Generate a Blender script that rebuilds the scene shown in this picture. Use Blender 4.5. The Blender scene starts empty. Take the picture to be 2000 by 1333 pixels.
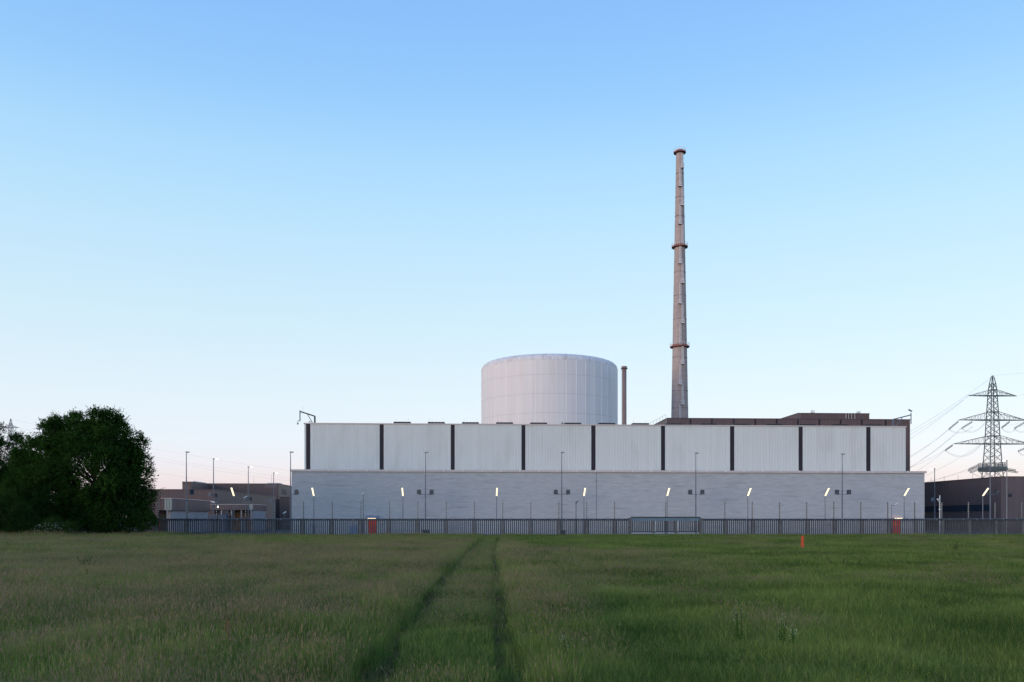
import bpy, math, random
import numpy as np
from mathutils import Vector

R = math.radians
sc = bpy.context.scene
COL = sc.collection

# ------------------------------------------------------------------ camera
F = 1667.0                      # focal length in photo pixels (2000 wide)
HZ = 1014.0                     # horizon row of the photo
TH = math.atan(0.05)            # the site's walls recede slightly to the right
CT, ST = math.cos(TH), math.sin(TH)
EYE = 2.5
cam_d = bpy.data.cameras.new('camera')
cam = bpy.data.objects.new('camera', cam_d)
COL.objects.link(cam)
cam.location = (0, 0, EYE)
cam.rotation_euler = (math.pi / 2, 0, -TH)
cam_d.sensor_width = 36.0
cam_d.lens = 36.0 * F / 2000.0
cam_d.shift_y = (HZ - 666.5) / 2000.0
cam_d.clip_end = 20000
sc.camera = cam

# ------------------------------------------------------------------ sky, sun, exposure
SUN_EL, SUN_ROT = R(6.0), R(-124.0)          # low, to the left and a little behind the camera
world = bpy.data.worlds.new('World')
sc.world = world
world.use_nodes = True
wt = world.node_tree
bg = wt.nodes['Background']


def s2l(c):
    return tuple((v / 255 / 12.92) if v / 255 <= 0.04045 else ((v / 255 + 0.055) / 1.055) ** 2.4 for v in c)


sky = wt.nodes.new('ShaderNodeTexSky')
sky.sky_type = 'NISHITA'
sky.sun_disc = False
sky.sun_elevation = SUN_EL
sky.sun_rotation = SUN_ROT
tc = wt.nodes.new('ShaderNodeTexCoord')
sep = wt.nodes.new('ShaderNodeSeparateXYZ')
wt.links.new(tc.outputs['Generated'], sep.inputs[0])
ramp = wt.nodes.new('ShaderNodeValToRGB')
wt.links.new(sep.outputs['Z'], ramp.inputs[0])
STOPS = [(0.0052, (228, 203, 216)), (0.0224, (230, 214, 227)), (0.0453, (232, 222, 233)), (0.0625, (231, 230, 244)), (0.0853, (227, 234, 249)),
         (0.1305, (222, 235, 248)), (0.1748, (214, 234, 247)), (0.2288, (204, 231, 247)),
         (0.3058, (189, 226, 250)), (0.3773, (170, 217, 252)), (0.4426, (148, 201, 252)), (0.5016, (136, 190, 250)), (0.75, (100, 152, 222)), (1.0, (84, 134, 206))]
cr = ramp.color_ramp
while len(cr.elements) < len(STOPS):
    cr.elements.new(0.5)
for e, (p, c) in zip(cr.elements, STOPS):
    e.position = p
for e, (p, c) in zip(cr.elements, STOPS):
    e.color = (*s2l(c), 1)
mixw = wt.nodes.new('ShaderNodeMixRGB')
mixw.blend_type = 'ADD'
mixw.inputs[0].default_value = 1.0
SKY_STRENGTH = 0.05
rs = wt.nodes.new('ShaderNodeVectorMath')
rs.operation = 'SCALE'
rs.inputs['Scale'].default_value = 0.93 / SKY_STRENGTH
wt.links.new(ramp.outputs[0], rs.inputs[0])
wt.links.new(sky.outputs[0], mixw.inputs[1])
wt.links.new(rs.outputs[0], mixw.inputs[2])
wt.links.new(mixw.outputs[0], bg.inputs[0])
bg.inputs[1].default_value = SKY_STRENGTH

sun_d = bpy.data.lights.new('sun', 'SUN')
sun_d.energy = 1.2
sun_d.angle = R(25)
sun_d.color = (1.0, 0.80, 0.68)
sun = bpy.data.objects.new('sun', sun_d)
COL.objects.link(sun)
sv = Vector((math.sin(SUN_ROT) * math.cos(SUN_EL), math.cos(SUN_ROT) * math.cos(SUN_EL), math.sin(SUN_EL)))
sun.rotation_euler = sv.to_track_quat('Z', 'Y').to_euler()
sun.location = (-60, -40, 60)

sc.cycles.max_bounces = 5
sc.cycles.diffuse_bounces = 3
vs = sc.view_settings
vs.view_transform = 'Standard'
vs.look = 'None'
vs.exposure = 0.0
vs.gamma = 1.0
vs.use_curve_mapping = False


# ------------------------------------------------------------------ pixels to places (site plane y = Y)
def ray(px):
    d = (px - 1000.0) / F
    return d * CT + ST, -d * ST + CT


def PX(px, Y):
    a, b = ray(px)
    return a / b * Y


def dep(px, Y):
    return Y / ray(px)[1]


def ZP(px, py, Y):
    return EYE + (HZ - py) / F * dep(px, Y)


def P(px, py, Y):
    return Vector((PX(px, Y), Y, ZP(px, py, Y)))


def G(px, py, z=0.0):           # a point on the ground seen at this pixel
    a, b = ray(px)
    t = (EYE - z) * F / (py - HZ)
    return Vector((a * t, b * t, z))


# ------------------------------------------------------------------ materials
def nodes_of(name):
    m = bpy.data.materials.new(name)
    m.use_nodes = True
    nt = m.node_tree
    b = nt.nodes['Principled BSDF']
    return m, nt, b


def mat(name, col, rough=0.7, metal=0.0, spec=0.3, var=0.0, scale=1.0, stretch=(1, 1, 1), bump=0.0, bscale=None,
        bstretch=None, var2=0.0, scale2=1.0, stretch2=(1, 1, 1), tint=None):
    m, nt, b = nodes_of(name)
    b.inputs['Roughness'].default_value = rough
    b.inputs['Metallic'].default_value = metal
    b.inputs['Specular IOR Level'].default_value = spec
    b.inputs['Base Color'].default_value = (*col, 1)
    geo = nt.nodes.new('ShaderNodeNewGeometry')

    def noise(sc_, st, det=4.0):
        mp = nt.nodes.new('ShaderNodeMapping')
        mp.inputs['Scale'].default_value = st
        nt.links.new(geo.outputs['Position'], mp.inputs[0])
        n = nt.nodes.new('ShaderNodeTexNoise')
        n.inputs['Scale'].default_value = sc_
        n.inputs['Detail'].default_value = det
        nt.links.new(mp.outputs[0], n.inputs['Vector'])
        return n
    last = None
    if var:
        n = noise(scale, stretch, 7.0)
        r = nt.nodes.new('ShaderNodeMapRange')
        r.inputs['From Min'].default_value = 0.3
        r.inputs['From Max'].default_value = 0.7
        r.inputs['To Min'].default_value = 1 - var
        r.inputs['To Max'].default_value = 1 + var * 0.5
        nt.links.new(n.outputs['Fac'], r.inputs['Value'])
        v = nt.nodes.new('ShaderNodeVectorMath')
        v.operation = 'SCALE'
        v.inputs[0].default_value = col
        nt.links.new(r.outputs[0], v.inputs['Scale'])
        last = v.outputs[0]
    if var2:
        n = noise(scale2, stretch2, 6.0)
        r = nt.nodes.new('ShaderNodeMapRange')
        r.inputs['From Min'].default_value = 0.54
        r.inputs['From Max'].default_value = 0.74
        nt.links.new(n.outputs['Fac'], r.inputs['Value'])
        mu = nt.nodes.new('ShaderNodeMath')
        mu.operation = 'MULTIPLY'
        mu.inputs[1].default_value = var2
        nt.links.new(r.outputs[0], mu.inputs[0])
        mx = nt.nodes.new('ShaderNodeMixRGB')
        nt.links.new(mu.outputs[0], mx.inputs[0])
        if last is None:
            mx.inputs[1].default_value = (*col, 1)
        else:
            nt.links.new(last, mx.inputs[1])
        mx.inputs[2].default_value = (*(tint or (col[0] * .4, col[1] * .4, col[2] * .4)), 1)
        last = mx.outputs[0]
    if last is not None:
        nt.links.new(last, b.inputs['Base Color'])
    if bump:
        n = noise(bscale or scale * 6, bstretch or stretch, 5.0)
        bp = nt.nodes.new('ShaderNodeBump')
        bp.inputs['Strength'].default_value = bump
        bp.inputs['Distance'].default_value = 0.05
        nt.links.new(n.outputs['Fac'], bp.inputs['Height'])
        nt.links.new(bp.outputs[0], b.inputs['Normal'])
    return m


def emit(name, col, strength):
    m, nt, b = nodes_of(name)
    b.inputs['Base Color'].default_value = (0.8, 0.8, 0.8, 1)
    b.inputs['Emission Color'].default_value = (*col, 1)
    b.inputs['Emission Strength'].default_value = strength
    return m


M = {}
M['concrete'] = mat('wall_concrete', (0.515, 0.525, 0.55), 0.9, spec=0.15, var=0.11, scale=2.4, stretch=(0.34, 1, 1.7),
                    bump=0.6, bscale=3.0, bstretch=(0.5, 1, 2.0), var2=0.5, scale2=1.0, stretch2=(0.22, 1, 2.2),
                    tint=(0.29, 0.29, 0.31))
M['coping'] = mat('coping_metal', (0.68, 0.60, 0.59), 0.4, 0.2, var=0.08, scale=0.3)
M['coping_joint'] = mat('coping_joint', (0.9, 0.87, 0.82), 0.6)
M['white_sheet'] = mat('white_sheet', (0.75, 0.765, 0.745), 0.55, spec=0.3, var=0.05, scale=1.0, stretch=(1.6, 1, 0.03),
                       var2=0.22, scale2=0.5, stretch2=(0.8, 1, 0.25), tint=(0.42, 0.40, 0.36))
M['dark_strip'] = mat('dark_strip', (0.032, 0.024, 0.034), 0.5, var=0.15, scale=0.6)
M['roof'] = mat('roof_sheet', (0.30, 0.29, 0.29), 0.8, var=0.2, scale=0.4)
M['vent'] = mat('vent_black', (0.05, 0.05, 0.055), 0.6, var=0.2, scale=2)
M['brown'] = mat('brown_cladding', (0.135, 0.094, 0.095), 0.5, spec=0.3, var=0.10, scale=0.8, stretch=(1.5, 1.5, 0.06))
M['brown_dark'] = mat('brown_strip', (0.03, 0.022, 0.03), 0.5)
M['slate'] = mat('slate_cladding', (0.105, 0.078, 0.082), 0.5, spec=0.3, var=0.10, scale=0.8, stretch=(1.5, 1.5, 0.06))
M['office'] = mat('office_cladding', (0.185, 0.135, 0.135), 0.5, spec=0.3, var=0.10, scale=0.8, stretch=(1.5, 1.5, 0.06))
M['brown_pale'] = mat('faded_cladding', (0.18, 0.135, 0.135), 0.5, var=0.1, scale=0.6)
M['greenish'] = mat('translucent_panel', (0.34, 0.37, 0.34), 0.4, var=0.1, scale=0.8)
M['render'] = mat('white_render', (0.37, 0.37, 0.395), 0.85, var=0.1, scale=0.4)
M['glass'] = mat('dark_glass', (0.03, 0.055, 0.085), 0.1, spec=0.6)
M['blue'] = mat('blue_container', (0.13, 0.17, 0.24), 0.5)
M['cabinet_blue'] = mat('cabinet_blue', (0.30, 0.42, 0.60), 0.5, var=0.1, scale=1)
M['canopy'] = mat('canopy_grey', (0.27, 0.27, 0.35), 0.5)
M['tan'] = mat('tan_boards', (0.19, 0.145, 0.115), 0.7, var=0.2, scale=1)
M['red'] = mat('red_door', (0.72, 0.05, 0.028), 0.45, var=0.08, scale=1)
M['yellow'] = mat('yellow_sign', (0.75, 0.5, 0.04), 0.5)
M['rail'] = mat('rail_steel', (0.065, 0.072, 0.088), 0.5, 0.2, var=0.2, scale=0.6)
M['railtop'] = mat('rail_cap', (0.19, 0.25, 0.33), 0.4, 0.4)
M['slat'] = mat('slat_concrete', (0.095, 0.098, 0.108), 0.85, var=0.25, scale=0.9, var2=0.4, scale2=0.8, tint=(0.06, 0.062, 0.066))
M['post'] = mat('post_concrete', (0.145, 0.148, 0.155), 0.9, var=0.2, scale=0.8, var2=0.4, scale2=1.1)
M['zinc'] = mat('galvanised_steel', (0.17, 0.20, 0.25), 0.45, 0.5, var=0.12, scale=1.5)
M['gate_beam'] = mat('gate_beam', (0.15, 0.24, 0.32), 0.45, 0.3, var=0.15, scale=0.8)
M['flood'] = mat('floodlight_housing', (0.035, 0.05, 0.07), 0.4, 0.2)
M['black'] = mat('black_paint', (0.02, 0.02, 0.024), 0.5)
M['ins'] = mat('insulator', (0.80, 0.78, 0.70), 0.4)
M['whitebox'] = mat('white_plastic', (0.7, 0.71, 0.72), 0.4)
M['tube'] = emit('lit_tube', (1.0, 0.80, 0.48), 1.8)
M['lamp'] = emit('lit_lamp', (1.0, 0.95, 0.85), 2.0)
M['warm'] = emit('lit_door_lamp', (1.0, 0.74, 0.42), 2.6)
M['reactor'] = mat('reactor_sheet', (0.86, 0.815, 0.80), 0.55, spec=0.25, var=0.07, scale=1.0, stretch=(0.9, 0.9, 0.02),
                   bump=0.25, bscale=2.2, bstretch=(1, 1, 0.01), var2=0.3, scale2=0.35, stretch2=(1, 1, 0.12), tint=(0.70, 0.62, 0.54))
M['reactor_rib'] = mat('reactor_rib', (0.95, 0.93, 0.92), 0.5)
M['reactor_back'] = mat('reactor_joint', (0.30, 0.27, 0.27), 0.8)
M['reactor_top'] = mat('reactor_shoulder', (0.82, 0.77, 0.755), 0.6, var=0.12, scale=0.8, stretch=(1, 1, 0.15), var2=0.55, scale2=0.55,
                       stretch2=(1, 1, 0.1), tint=(0.34, 0.30, 0.28))
M['chim'] = mat('chimney_concrete', (0.45, 0.365, 0.34), 0.9, var=0.14, scale=0.7, stretch=(0.35, 0.35, 1.6), bump=0.3, bscale=2,
                var2=0.35, scale2=0.35, stretch2=(1, 1, 0.5))
M['chim_ring'] = mat('platform_red', (0.34, 0.12, 0.09), 0.6, var=0.3, scale=0.8)
M['chim_under'] = mat('platform_underside', (0.05, 0.045, 0.06), 0.7)
M['ladder'] = mat('ladder_zinc', (0.80, 0.79, 0.80), 0.5, 0.0)
M['stack'] = mat('stack_paint', (0.29, 0.20, 0.18), 0.6, var=0.12, scale=0.5)
M['pylon'] = mat('pylon_steel', (0.15, 0.175, 0.18), 0.6, 0.3)
M['pylon_far'] = mat('pylon_pale', (0.24, 0.25, 0.26), 0.6, 0.2)  # paler, greyer steel colour for the distant pylon
M['cable'] = mat('cable', (0.42, 0.40, 0.43), 0.6, 0.3)
M['orange'] = mat('marker_orange', (0.72, 0.11, 0.035), 0.5, var=0.1, scale=5)
M['bark'] = mat('bark', (0.06, 0.05, 0.04), 0.9, var=0.3, scale=3)
M['yard'] = mat('yard_asphalt', (0.10, 0.10, 0.105), 0.9, var=0.2, scale=0.4)


def ground_material():
    m, nt, b = nodes_of('meadow_soil')
    b.inputs['Roughness'].default_value = 1.0
    b.inputs['Specular IOR Level'].default_value = 0.0
    geo = nt.nodes.new('ShaderNodeNewGeometry')
    n = nt.nodes.new('ShaderNodeTexNoise')
    n.inputs['Scale'].default_value = 0.6
    n.inputs['Detail'].default_value = 8
    nt.links.new(geo.outputs['Position'], n.inputs['Vector'])
    r = nt.nodes.new('ShaderNodeValToRGB')
    r.color_ramp.elements[0].position = 0.35
    r.color_ramp.elements[0].color = (0.05, 0.06, 0.025, 1)
    r.color_ramp.elements[1].position = 0.7
    r.color_ramp.elements[1].color = (0.12, 0.10, 0.06, 1)
    nt.links.new(n.outputs['Fac'], r.inputs[0])
    nt.links.new(r.outputs[0], b.inputs['Base Color'])
    return m


def leaf_material(name, c0, c1, seedcol, trans=0.25, patch=None):
    """Foliage: per-leaf tone attribute, world-space patches, optional seed-head colour."""
    m = bpy.data.materials.new(name)
    m.use_nodes = True
    nt = m.node_tree
    nt.nodes.clear()
    out = nt.nodes.new('ShaderNodeOutputMaterial')
    at = nt.nodes.new('ShaderNodeAttribute')
    at.attribute_name = 'tone'
    geo = nt.nodes.new('ShaderNodeNewGeometry')
    n = nt.nodes.new('ShaderNodeTexNoise')
    n.inputs['Scale'].default_value = 0.22
    n.inputs['Detail'].default_value = 5
    nt.links.new(geo.outputs['Position'], n.inputs['Vector'])
    ad = nt.nodes.new('ShaderNodeMath')
    ad.operation = 'MULTIPLY_ADD'
    nt.links.new(n.outputs['Fac'], ad.inputs[0])
    ad.inputs[1].default_value = 1.5
    ad.inputs[2].default_value = -0.75
    a2 = nt.nodes.new('ShaderNodeMath')
    a2.operation = 'ADD'
    a2.use_clamp = True
    nt.links.new(ad.outputs[0], a2.inputs[0])
    nt.links.new(at.outputs['Fac'], a2.inputs[1])
    mx = nt.nodes.new('ShaderNodeMixRGB')
    mx.inputs[1].default_value = (*c0, 1)
    mx.inputs[2].default_value = (*c1, 1)
    nt.links.new(a2.outputs[0], mx.inputs[0])
    col = mx.outputs[0]
    if seedcol:
        sa = nt.nodes.new('ShaderNodeAttribute')
        sa.attribute_name = 'seed'
        m2 = nt.nodes.new('ShaderNodeMixRGB')
        nt.links.new(sa.outputs['Fac'], m2.inputs[0])
        nt.links.new(col, m2.inputs[1])
        m2.inputs[2].default_value = (*seedcol, 1)
        col = m2.outputs[0]
    d = nt.nodes.new('ShaderNodeBsdfDiffuse')
    t = nt.nodes.new('ShaderNodeBsdfTranslucent')
    nt.links.new(col, d.inputs[0])
    nt.links.new(col, t.inputs[0])
    ms = nt.nodes.new('ShaderNodeMixShader')
    ms.inputs[0].default_value = trans
    nt.links.new(d.outputs[0], ms.inputs[1])
    nt.links.new(t.outputs[0], ms.inputs[2])
    nt.links.new(ms.outputs[0], out.inputs[0])
    return m


M['soil'] = ground_material()
M['grass'] = leaf_material('grass_blades', (0.060, 0.118, 0.024), (0.37, 0.445, 0.115), (0.32, 0.22, 0.145))
M['weed'] = leaf_material('weed_leaves', (0.05, 0.105, 0.025), (0.13, 0.22, 0.05), (0.22, 0.12, 0.06))
M['straw'] = leaf_material('trodden_straw', (0.07, 0.065, 0.03), (0.30, 0.225, 0.12), (0.40, 0.29, 0.17))
M['flower_y'] = leaf_material('yellow_petals', (0.55, 0.33, 0.01), (0.75, 0.5, 0.02), None)
M['flower_w'] = leaf_material('white_petals', (0.55, 0.58, 0.52), (0.8, 0.8, 0.76), None)
M['leaf'] = leaf_material('tree_leaves', (0.018, 0.052, 0.012), (0.060, 0.135, 0.024), None, 0.2)
M['leaf2'] = leaf_material('shrub_leaves', (0.018, 0.05, 0.012), (0.055, 0.105, 0.022), None, 0.2)


# ------------------------------------------------------------------ mesh helpers
class MB:
    def __init__(s):
        s.v, s.f, s.m = [], [], []

    def add(s, vs_, fs, mi=0):
        o = len(s.v)
        s.v += [tuple(p) for p in vs_]
        s.f += [tuple(o + i for i in f) for f in fs]
        s.m += [mi] * len(fs)
        return s

    def box(s, x0, x1, y0, y1, z0, z1, mi=0):
        v = [(x0, y0, z0), (x1, y0, z0), (x1, y1, z0), (x0, y1, z0), (x0, y0, z1), (x1, y0, z1), (x1, y1, z1), (x0, y1, z1)]
        return s.add(v, [(0, 3, 2, 1), (4, 5, 6, 7), (0, 1, 5, 4), (1, 2, 6, 5), (2, 3, 7, 6), (3, 0, 4, 7)], mi)

    def tube(s, a, b, r0, r1=None, n=6, mi=0, cap=True):
        a, b = Vector(a), Vector(b)
        r1 = r0 if r1 is None else r1
        d = (b - a).normalized()
        u = d.cross(Vector((0, 0, 1)) if abs(d.z) < 0.9 else Vector((0, 1, 0))).normalized()
        w = d.cross(u)
        vs_ = []
        for p, r in ((a, r0), (b, r1)):
            for i in range(n):
                t = 2 * math.pi * (i + .5) / n
                vs_.append(p + (u * math.cos(t) + w * math.sin(t)) * r)
        fs = [(i, (i + 1) % n, n + (i + 1) % n, n + i) for i in range(n)]
        if cap:
            fs += [tuple(range(n - 1, -1, -1)), tuple(range(n, 2 * n))]
        return s.add(vs_, fs, mi)

    def path(s, pts, r, n=5, mi=0):
        for a, b in zip(pts[:-1], pts[1:]):
            s.tube(a, b, r, r, n, mi)
        return s

    def lathe(s, prof, c=(0, 0), n=32, mi=0, close=False):
        o = len(s.v)
        for (r, z) in prof:
            for i in range(n):
                t = 2 * math.pi * i / n
                s.v.append((c[0] + r * math.cos(t), c[1] + r * math.sin(t), z))
        k = len(prof)
        rng = range(k) if close else range(k - 1)
        for j in rng:
            for i in range(n):
                a, b = o + j * n, o + ((j + 1) % k) * n
                s.f.append((a + i, a + (i + 1) % n, b + (i + 1) % n, b + i))
                s.m.append(mi)
        return s

    def ribbed(s, x0, x1, y, z0, z1, pitch=0.25, depth=0.04, thick=0.12):
        """trapezoidal sheet standing along x, facing -y"""
        n = max(1, round((x1 - x0) / pitch))
        p = (x1 - x0) / n
        prof = []
        for i in range(n):
            a = x0 + i * p
            prof += [(a, y), (a + p * .40, y), (a + p * .55, y - depth), (a + p * .85, y - depth)]
        prof.append((x1, y))
        vs_ = [(x, yy, z0) for x, yy in prof] + [(x, yy, z1) for x, yy in prof]
        k = len(prof)
        s.add(vs_, [(i, i + 1, k + i + 1, k + i) for i in range(k - 1)])
        return s.box(x0, x1, y + 0.01, y + thick, z0, z1)

    def build(s, name, material, parent=None, smooth=False):
        off = Vector((0, 0, 0))
        p = parent
        while p is not None:
            off += p.location
            p = p.parent
        me = bpy.data.meshes.new(name)
        me.from_pydata([(x - off.x, y - off.y, z - off.z) for x, y, z in s.v], [], s.f)
        mats = material if isinstance(material, (list, tuple)) else [material]
        for k in mats:
            me.materials.append(M[k])
        if len(mats) > 1:
            me.polygons.foreach_set('material_index', s.m)
        if smooth:
            me.polygons.foreach_set('use_smooth', [True] * len(me.polygons))
        me.update()
        o = bpy.data.objects.new(name, me)
        COL.objects.link(o)
        o.parent = parent
        return o


def tag(o, label, cat, group=None):
    o['label'] = label
    o['category'] = cat
    if group:
        o['group'] = group
    return o


def thing(name, label, cat, loc=(0, 0, 0), group=None):
    o = bpy.data.objects.new(name, None)
    COL.objects.link(o)
    o.location = loc
    o.empty_display_size = 0.2
    return tag(o, label, cat, group)


def struct(o):
    o['kind'] = 'structure'
    return o


def dup(root, loc=None, label=None):
    r = root.copy()
    COL.objects.link(r)
    if loc is not None:
        r.location = loc
    if label:
        r['label'] = label
    for ch in root.children:
        c = ch.copy()
        COL.objects.link(c)
        c.parent = r
        for g in ch.children:
            d = g.copy()
            COL.objects.link(d)
            d.parent = c
    return r


def bx(name, m, parent, x0, x1, y0, y1, z0, z1):
    return MB().box(x0, x1, y0, y1, z0, z1).build(name, m, parent)


# ------------------------------------------------------------------ ground
g = MB()
S = 4000
g.add([(-S, -400, 0), (S, -400, 0), (S, S * 1.5, 0), (-S, S * 1.5, 0)], [(0, 1, 2, 3)])
struct(g.build('meadow_ground', 'soil'))
g = MB()
g.add([(-260, 126.6, .004), (260, 126.6, .004), (260, 480, .004), (-260, 480, .004)], [(0, 1, 2, 3)])
struct(g.build('plant_yard', 'yard'))

# ------------------------------------------------------------------ long concrete block
YB = 138.0
xb0, xb1 = PX(569.5, YB), PX(1806, YB)
zb = ZP(1000, 922.6, YB)                     # underside of the coping
zc = zb + 0.34
xj = PX(1165, YB)
blk = thing('concrete_building', 'long low grey concrete building with streaked walls and a metal coping, behind the slatted fence',
            'building', (0.5 * (xb0 + xb1), YB, 0))
bx('wall', 'concrete', blk, xb0, xj - .03, YB, YB + 62, 0, zb)
bx('wall', 'concrete', blk, xj + .03, xb1, YB + .05, YB + 62, 0, zb)
bx('wall_joint', 'vent', blk, xj - .03, xj + .03, YB + .10, YB + 1, 0, zb)
cps = []
n = 34
cw = (xb1 - xb0 + .5) / n
for i in range(n):
    a = xb0 - .25 + i * cw
    c = bx('coping', 'coping', blk, a + .03, a + cw - .03, YB - .18, YB + 1.2, zb + .003, zc)
    bx('joint_cover', 'coping_joint', c, a + cw - .09, a + cw + .02, YB - .20, YB + .4, zb + .03, zc + .03)
bx('roof_deck', 'roof', blk, xb0 + .05, xb1 - .05, YB + 1.3, YB + 61, zb + .003, zb + .05)


def red_door(px0, px1, rounded, lab):
    a, b = PX(px0, YB), PX(px1, YB)
    y0 = YB - .06 if a < xj else YB - .01
    d = bx('door', 'red', blk, a, b, y0, y0 + .055, .03, 2.42)
    d['label'] = lab
    w = b - a
    bx('handle', 'zinc', d, b - .16, b - .12, y0 - .05, y0 - .003, 1.0, 1.2)
    bx('warning_sign', 'yellow', d, (a + b) / 2 - .09, (a + b) / 2 + .09, y0 - .02, y0 - .003, 1.62, 1.8)
    bx('door_gap', 'vent', d, (a + b) / 2 - .012, (a + b) / 2 + .012, y0 - .008, y0 - .002, .05, 2.38)
    m = MB()
    if rounded:
        k = 12
        pts = [(a - .1, 2.62)] + [(a - .1 + (w + .35) * i / k, 2.62 + .58 * math.sin(math.pi * (0.25 + .75 * i / k)) ** .6) for i in range(1, k)] + [(b + .25, 2.62)]
        q = len(pts)
        m.add([(x, y0 - .9, z) for x, z in pts] + [(x, y0 - .01, z) for x, z in pts],
              [tuple(range(q)), tuple(range(2 * q - 1, q - 1, -1))] + [(i, q + i, q + (i + 1) % q, (i + 1) % q) for i in range(q)])
    else:
        z0, z1 = 2.62, 3.02
        m.add([(a - .18, y0 - 1.0, z0), (b + .28, y0 - 1.0, z0), (b + .28, y0 - .01, z0), (a - .18, y0 - .01, z0),
               (a - .12, y0 - .85, z1), (b + .22, y0 - .85, z1), (b + .22, y0 - .01, z1 + .04), (a - .12, y0 - .01, z1 + .04)],
              [(0, 3, 2, 1), (4, 5, 6, 7), (0, 1, 5, 4), (1, 2, 6, 5), (2, 3, 7, 6), (3, 0, 4, 7)])
    cnp = m.build('canopy', 'canopy' if not rounded else 'coping', blk)
    bx('canopy_lamp', 'warm', cnp, a + .08, b - .08, y0 - .95, y0 - .75, 2.50, 2.615)


red_door(718.5, 736, False, 'red steel door under a blue-grey box canopy')
red_door(1742, 1758, True, 'red steel door under a rounded grey canopy')

# ------------------------------------------------------------------ white sheet-metal hall set back on the block
YH = 141.2
xh0, xh1 = PX(594.5, YH), PX(1769, YH)
zh0, zh1 = zb + .05, ZP(1000, 830.6, YH)
hall = thing('metal_hall', 'white ribbed sheet-metal hall with dark vertical strips rising above the concrete building', 'building',
             (0.5 * (xh0 + xh1), YH, zh0))
strips = [(598, 606), (741.7, 749.3), (880.6, 888), (1018.7, 1026), (1155, 1163), (1291.2, 1298.8), (1426, 1434), (1560, 1567.6), (1692, 1700)]
cur = xh0
for (p0, p1) in strips:
    a, b = PX(p0, YH), PX(p1, YH)
    MB().ribbed(cur, a - .01, YH, zh0, zh1, 0.26 if a - cur > 1 else .12, .028).build('sheet_panel', 'white_sheet', hall)
    bx('dark_strip', 'dark_strip', hall, a, b, YH - .02, YH + .12, zh0, zh1)
    cur = b + .01
MB().ribbed(cur, xh1, YH, zh0, zh1, 0.26, .028).build('sheet_panel', 'white_sheet', hall)
bx('hall_body', 'white_sheet', hall, xh0 + .02, xh1 - .02, YH + .14, YH + 26, zh0, zh1 - .02)
bx('roof_edge', 'coping', hall, xh0 - .12, xh1 + .12, YH - .12, YH + 26.2, zh1 + .003, zh1 + .18)
bx('base_trim', 'roof', hall, xh0 - .03, xh1 + .03, YH - .09, YH - .05, zh0 - .002, zh0 + .2)
for i in range(15):
    p0 = 769 + 66.6 * i - 0.42 * max(0, i - 5) * (i - 4) * .35
    a = PX(p0, YH + 2)
    z = zh1 + .18
    v = MB().box(a, a + 2.85, YH + 1.6, YH + 3.4, z + .003, z + .36).build('roof_vent', 'vent', hall)
    for k in range(5):
        bx('vent_flap', 'rail', v, a + .05 + k * .56, a + .05 + k * .56 + .5, YH + 1.55, YH + 3.45, z + .365, z + .45)
    for k in (.35, 2.4):
        MB().tube((a + k, YH + 2.4, z + .3), (a + k, YH + 2.4, z + 1.15), .014, .008, 4).build('lightning_rod', 'zinc', v)
m = MB()
ax, az = PX(1096, YH + 4), zh1 + .18
m.tube((ax, YH + 4, az), (ax + .25, YH + 4, az + .9), .05, .05).tube((ax + .25, YH + 4, az + .4), (ax - .1, YH + 4, az + .2), .04)
m.box(ax, ax + .35, YH + 3.9, YH + 4.1, az + .5, az + .62)
tag(m.build('roof_antenna', 'vent'), 'small dark bent antenna on the hall roof below the round reactor drum', 'antenna')


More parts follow.
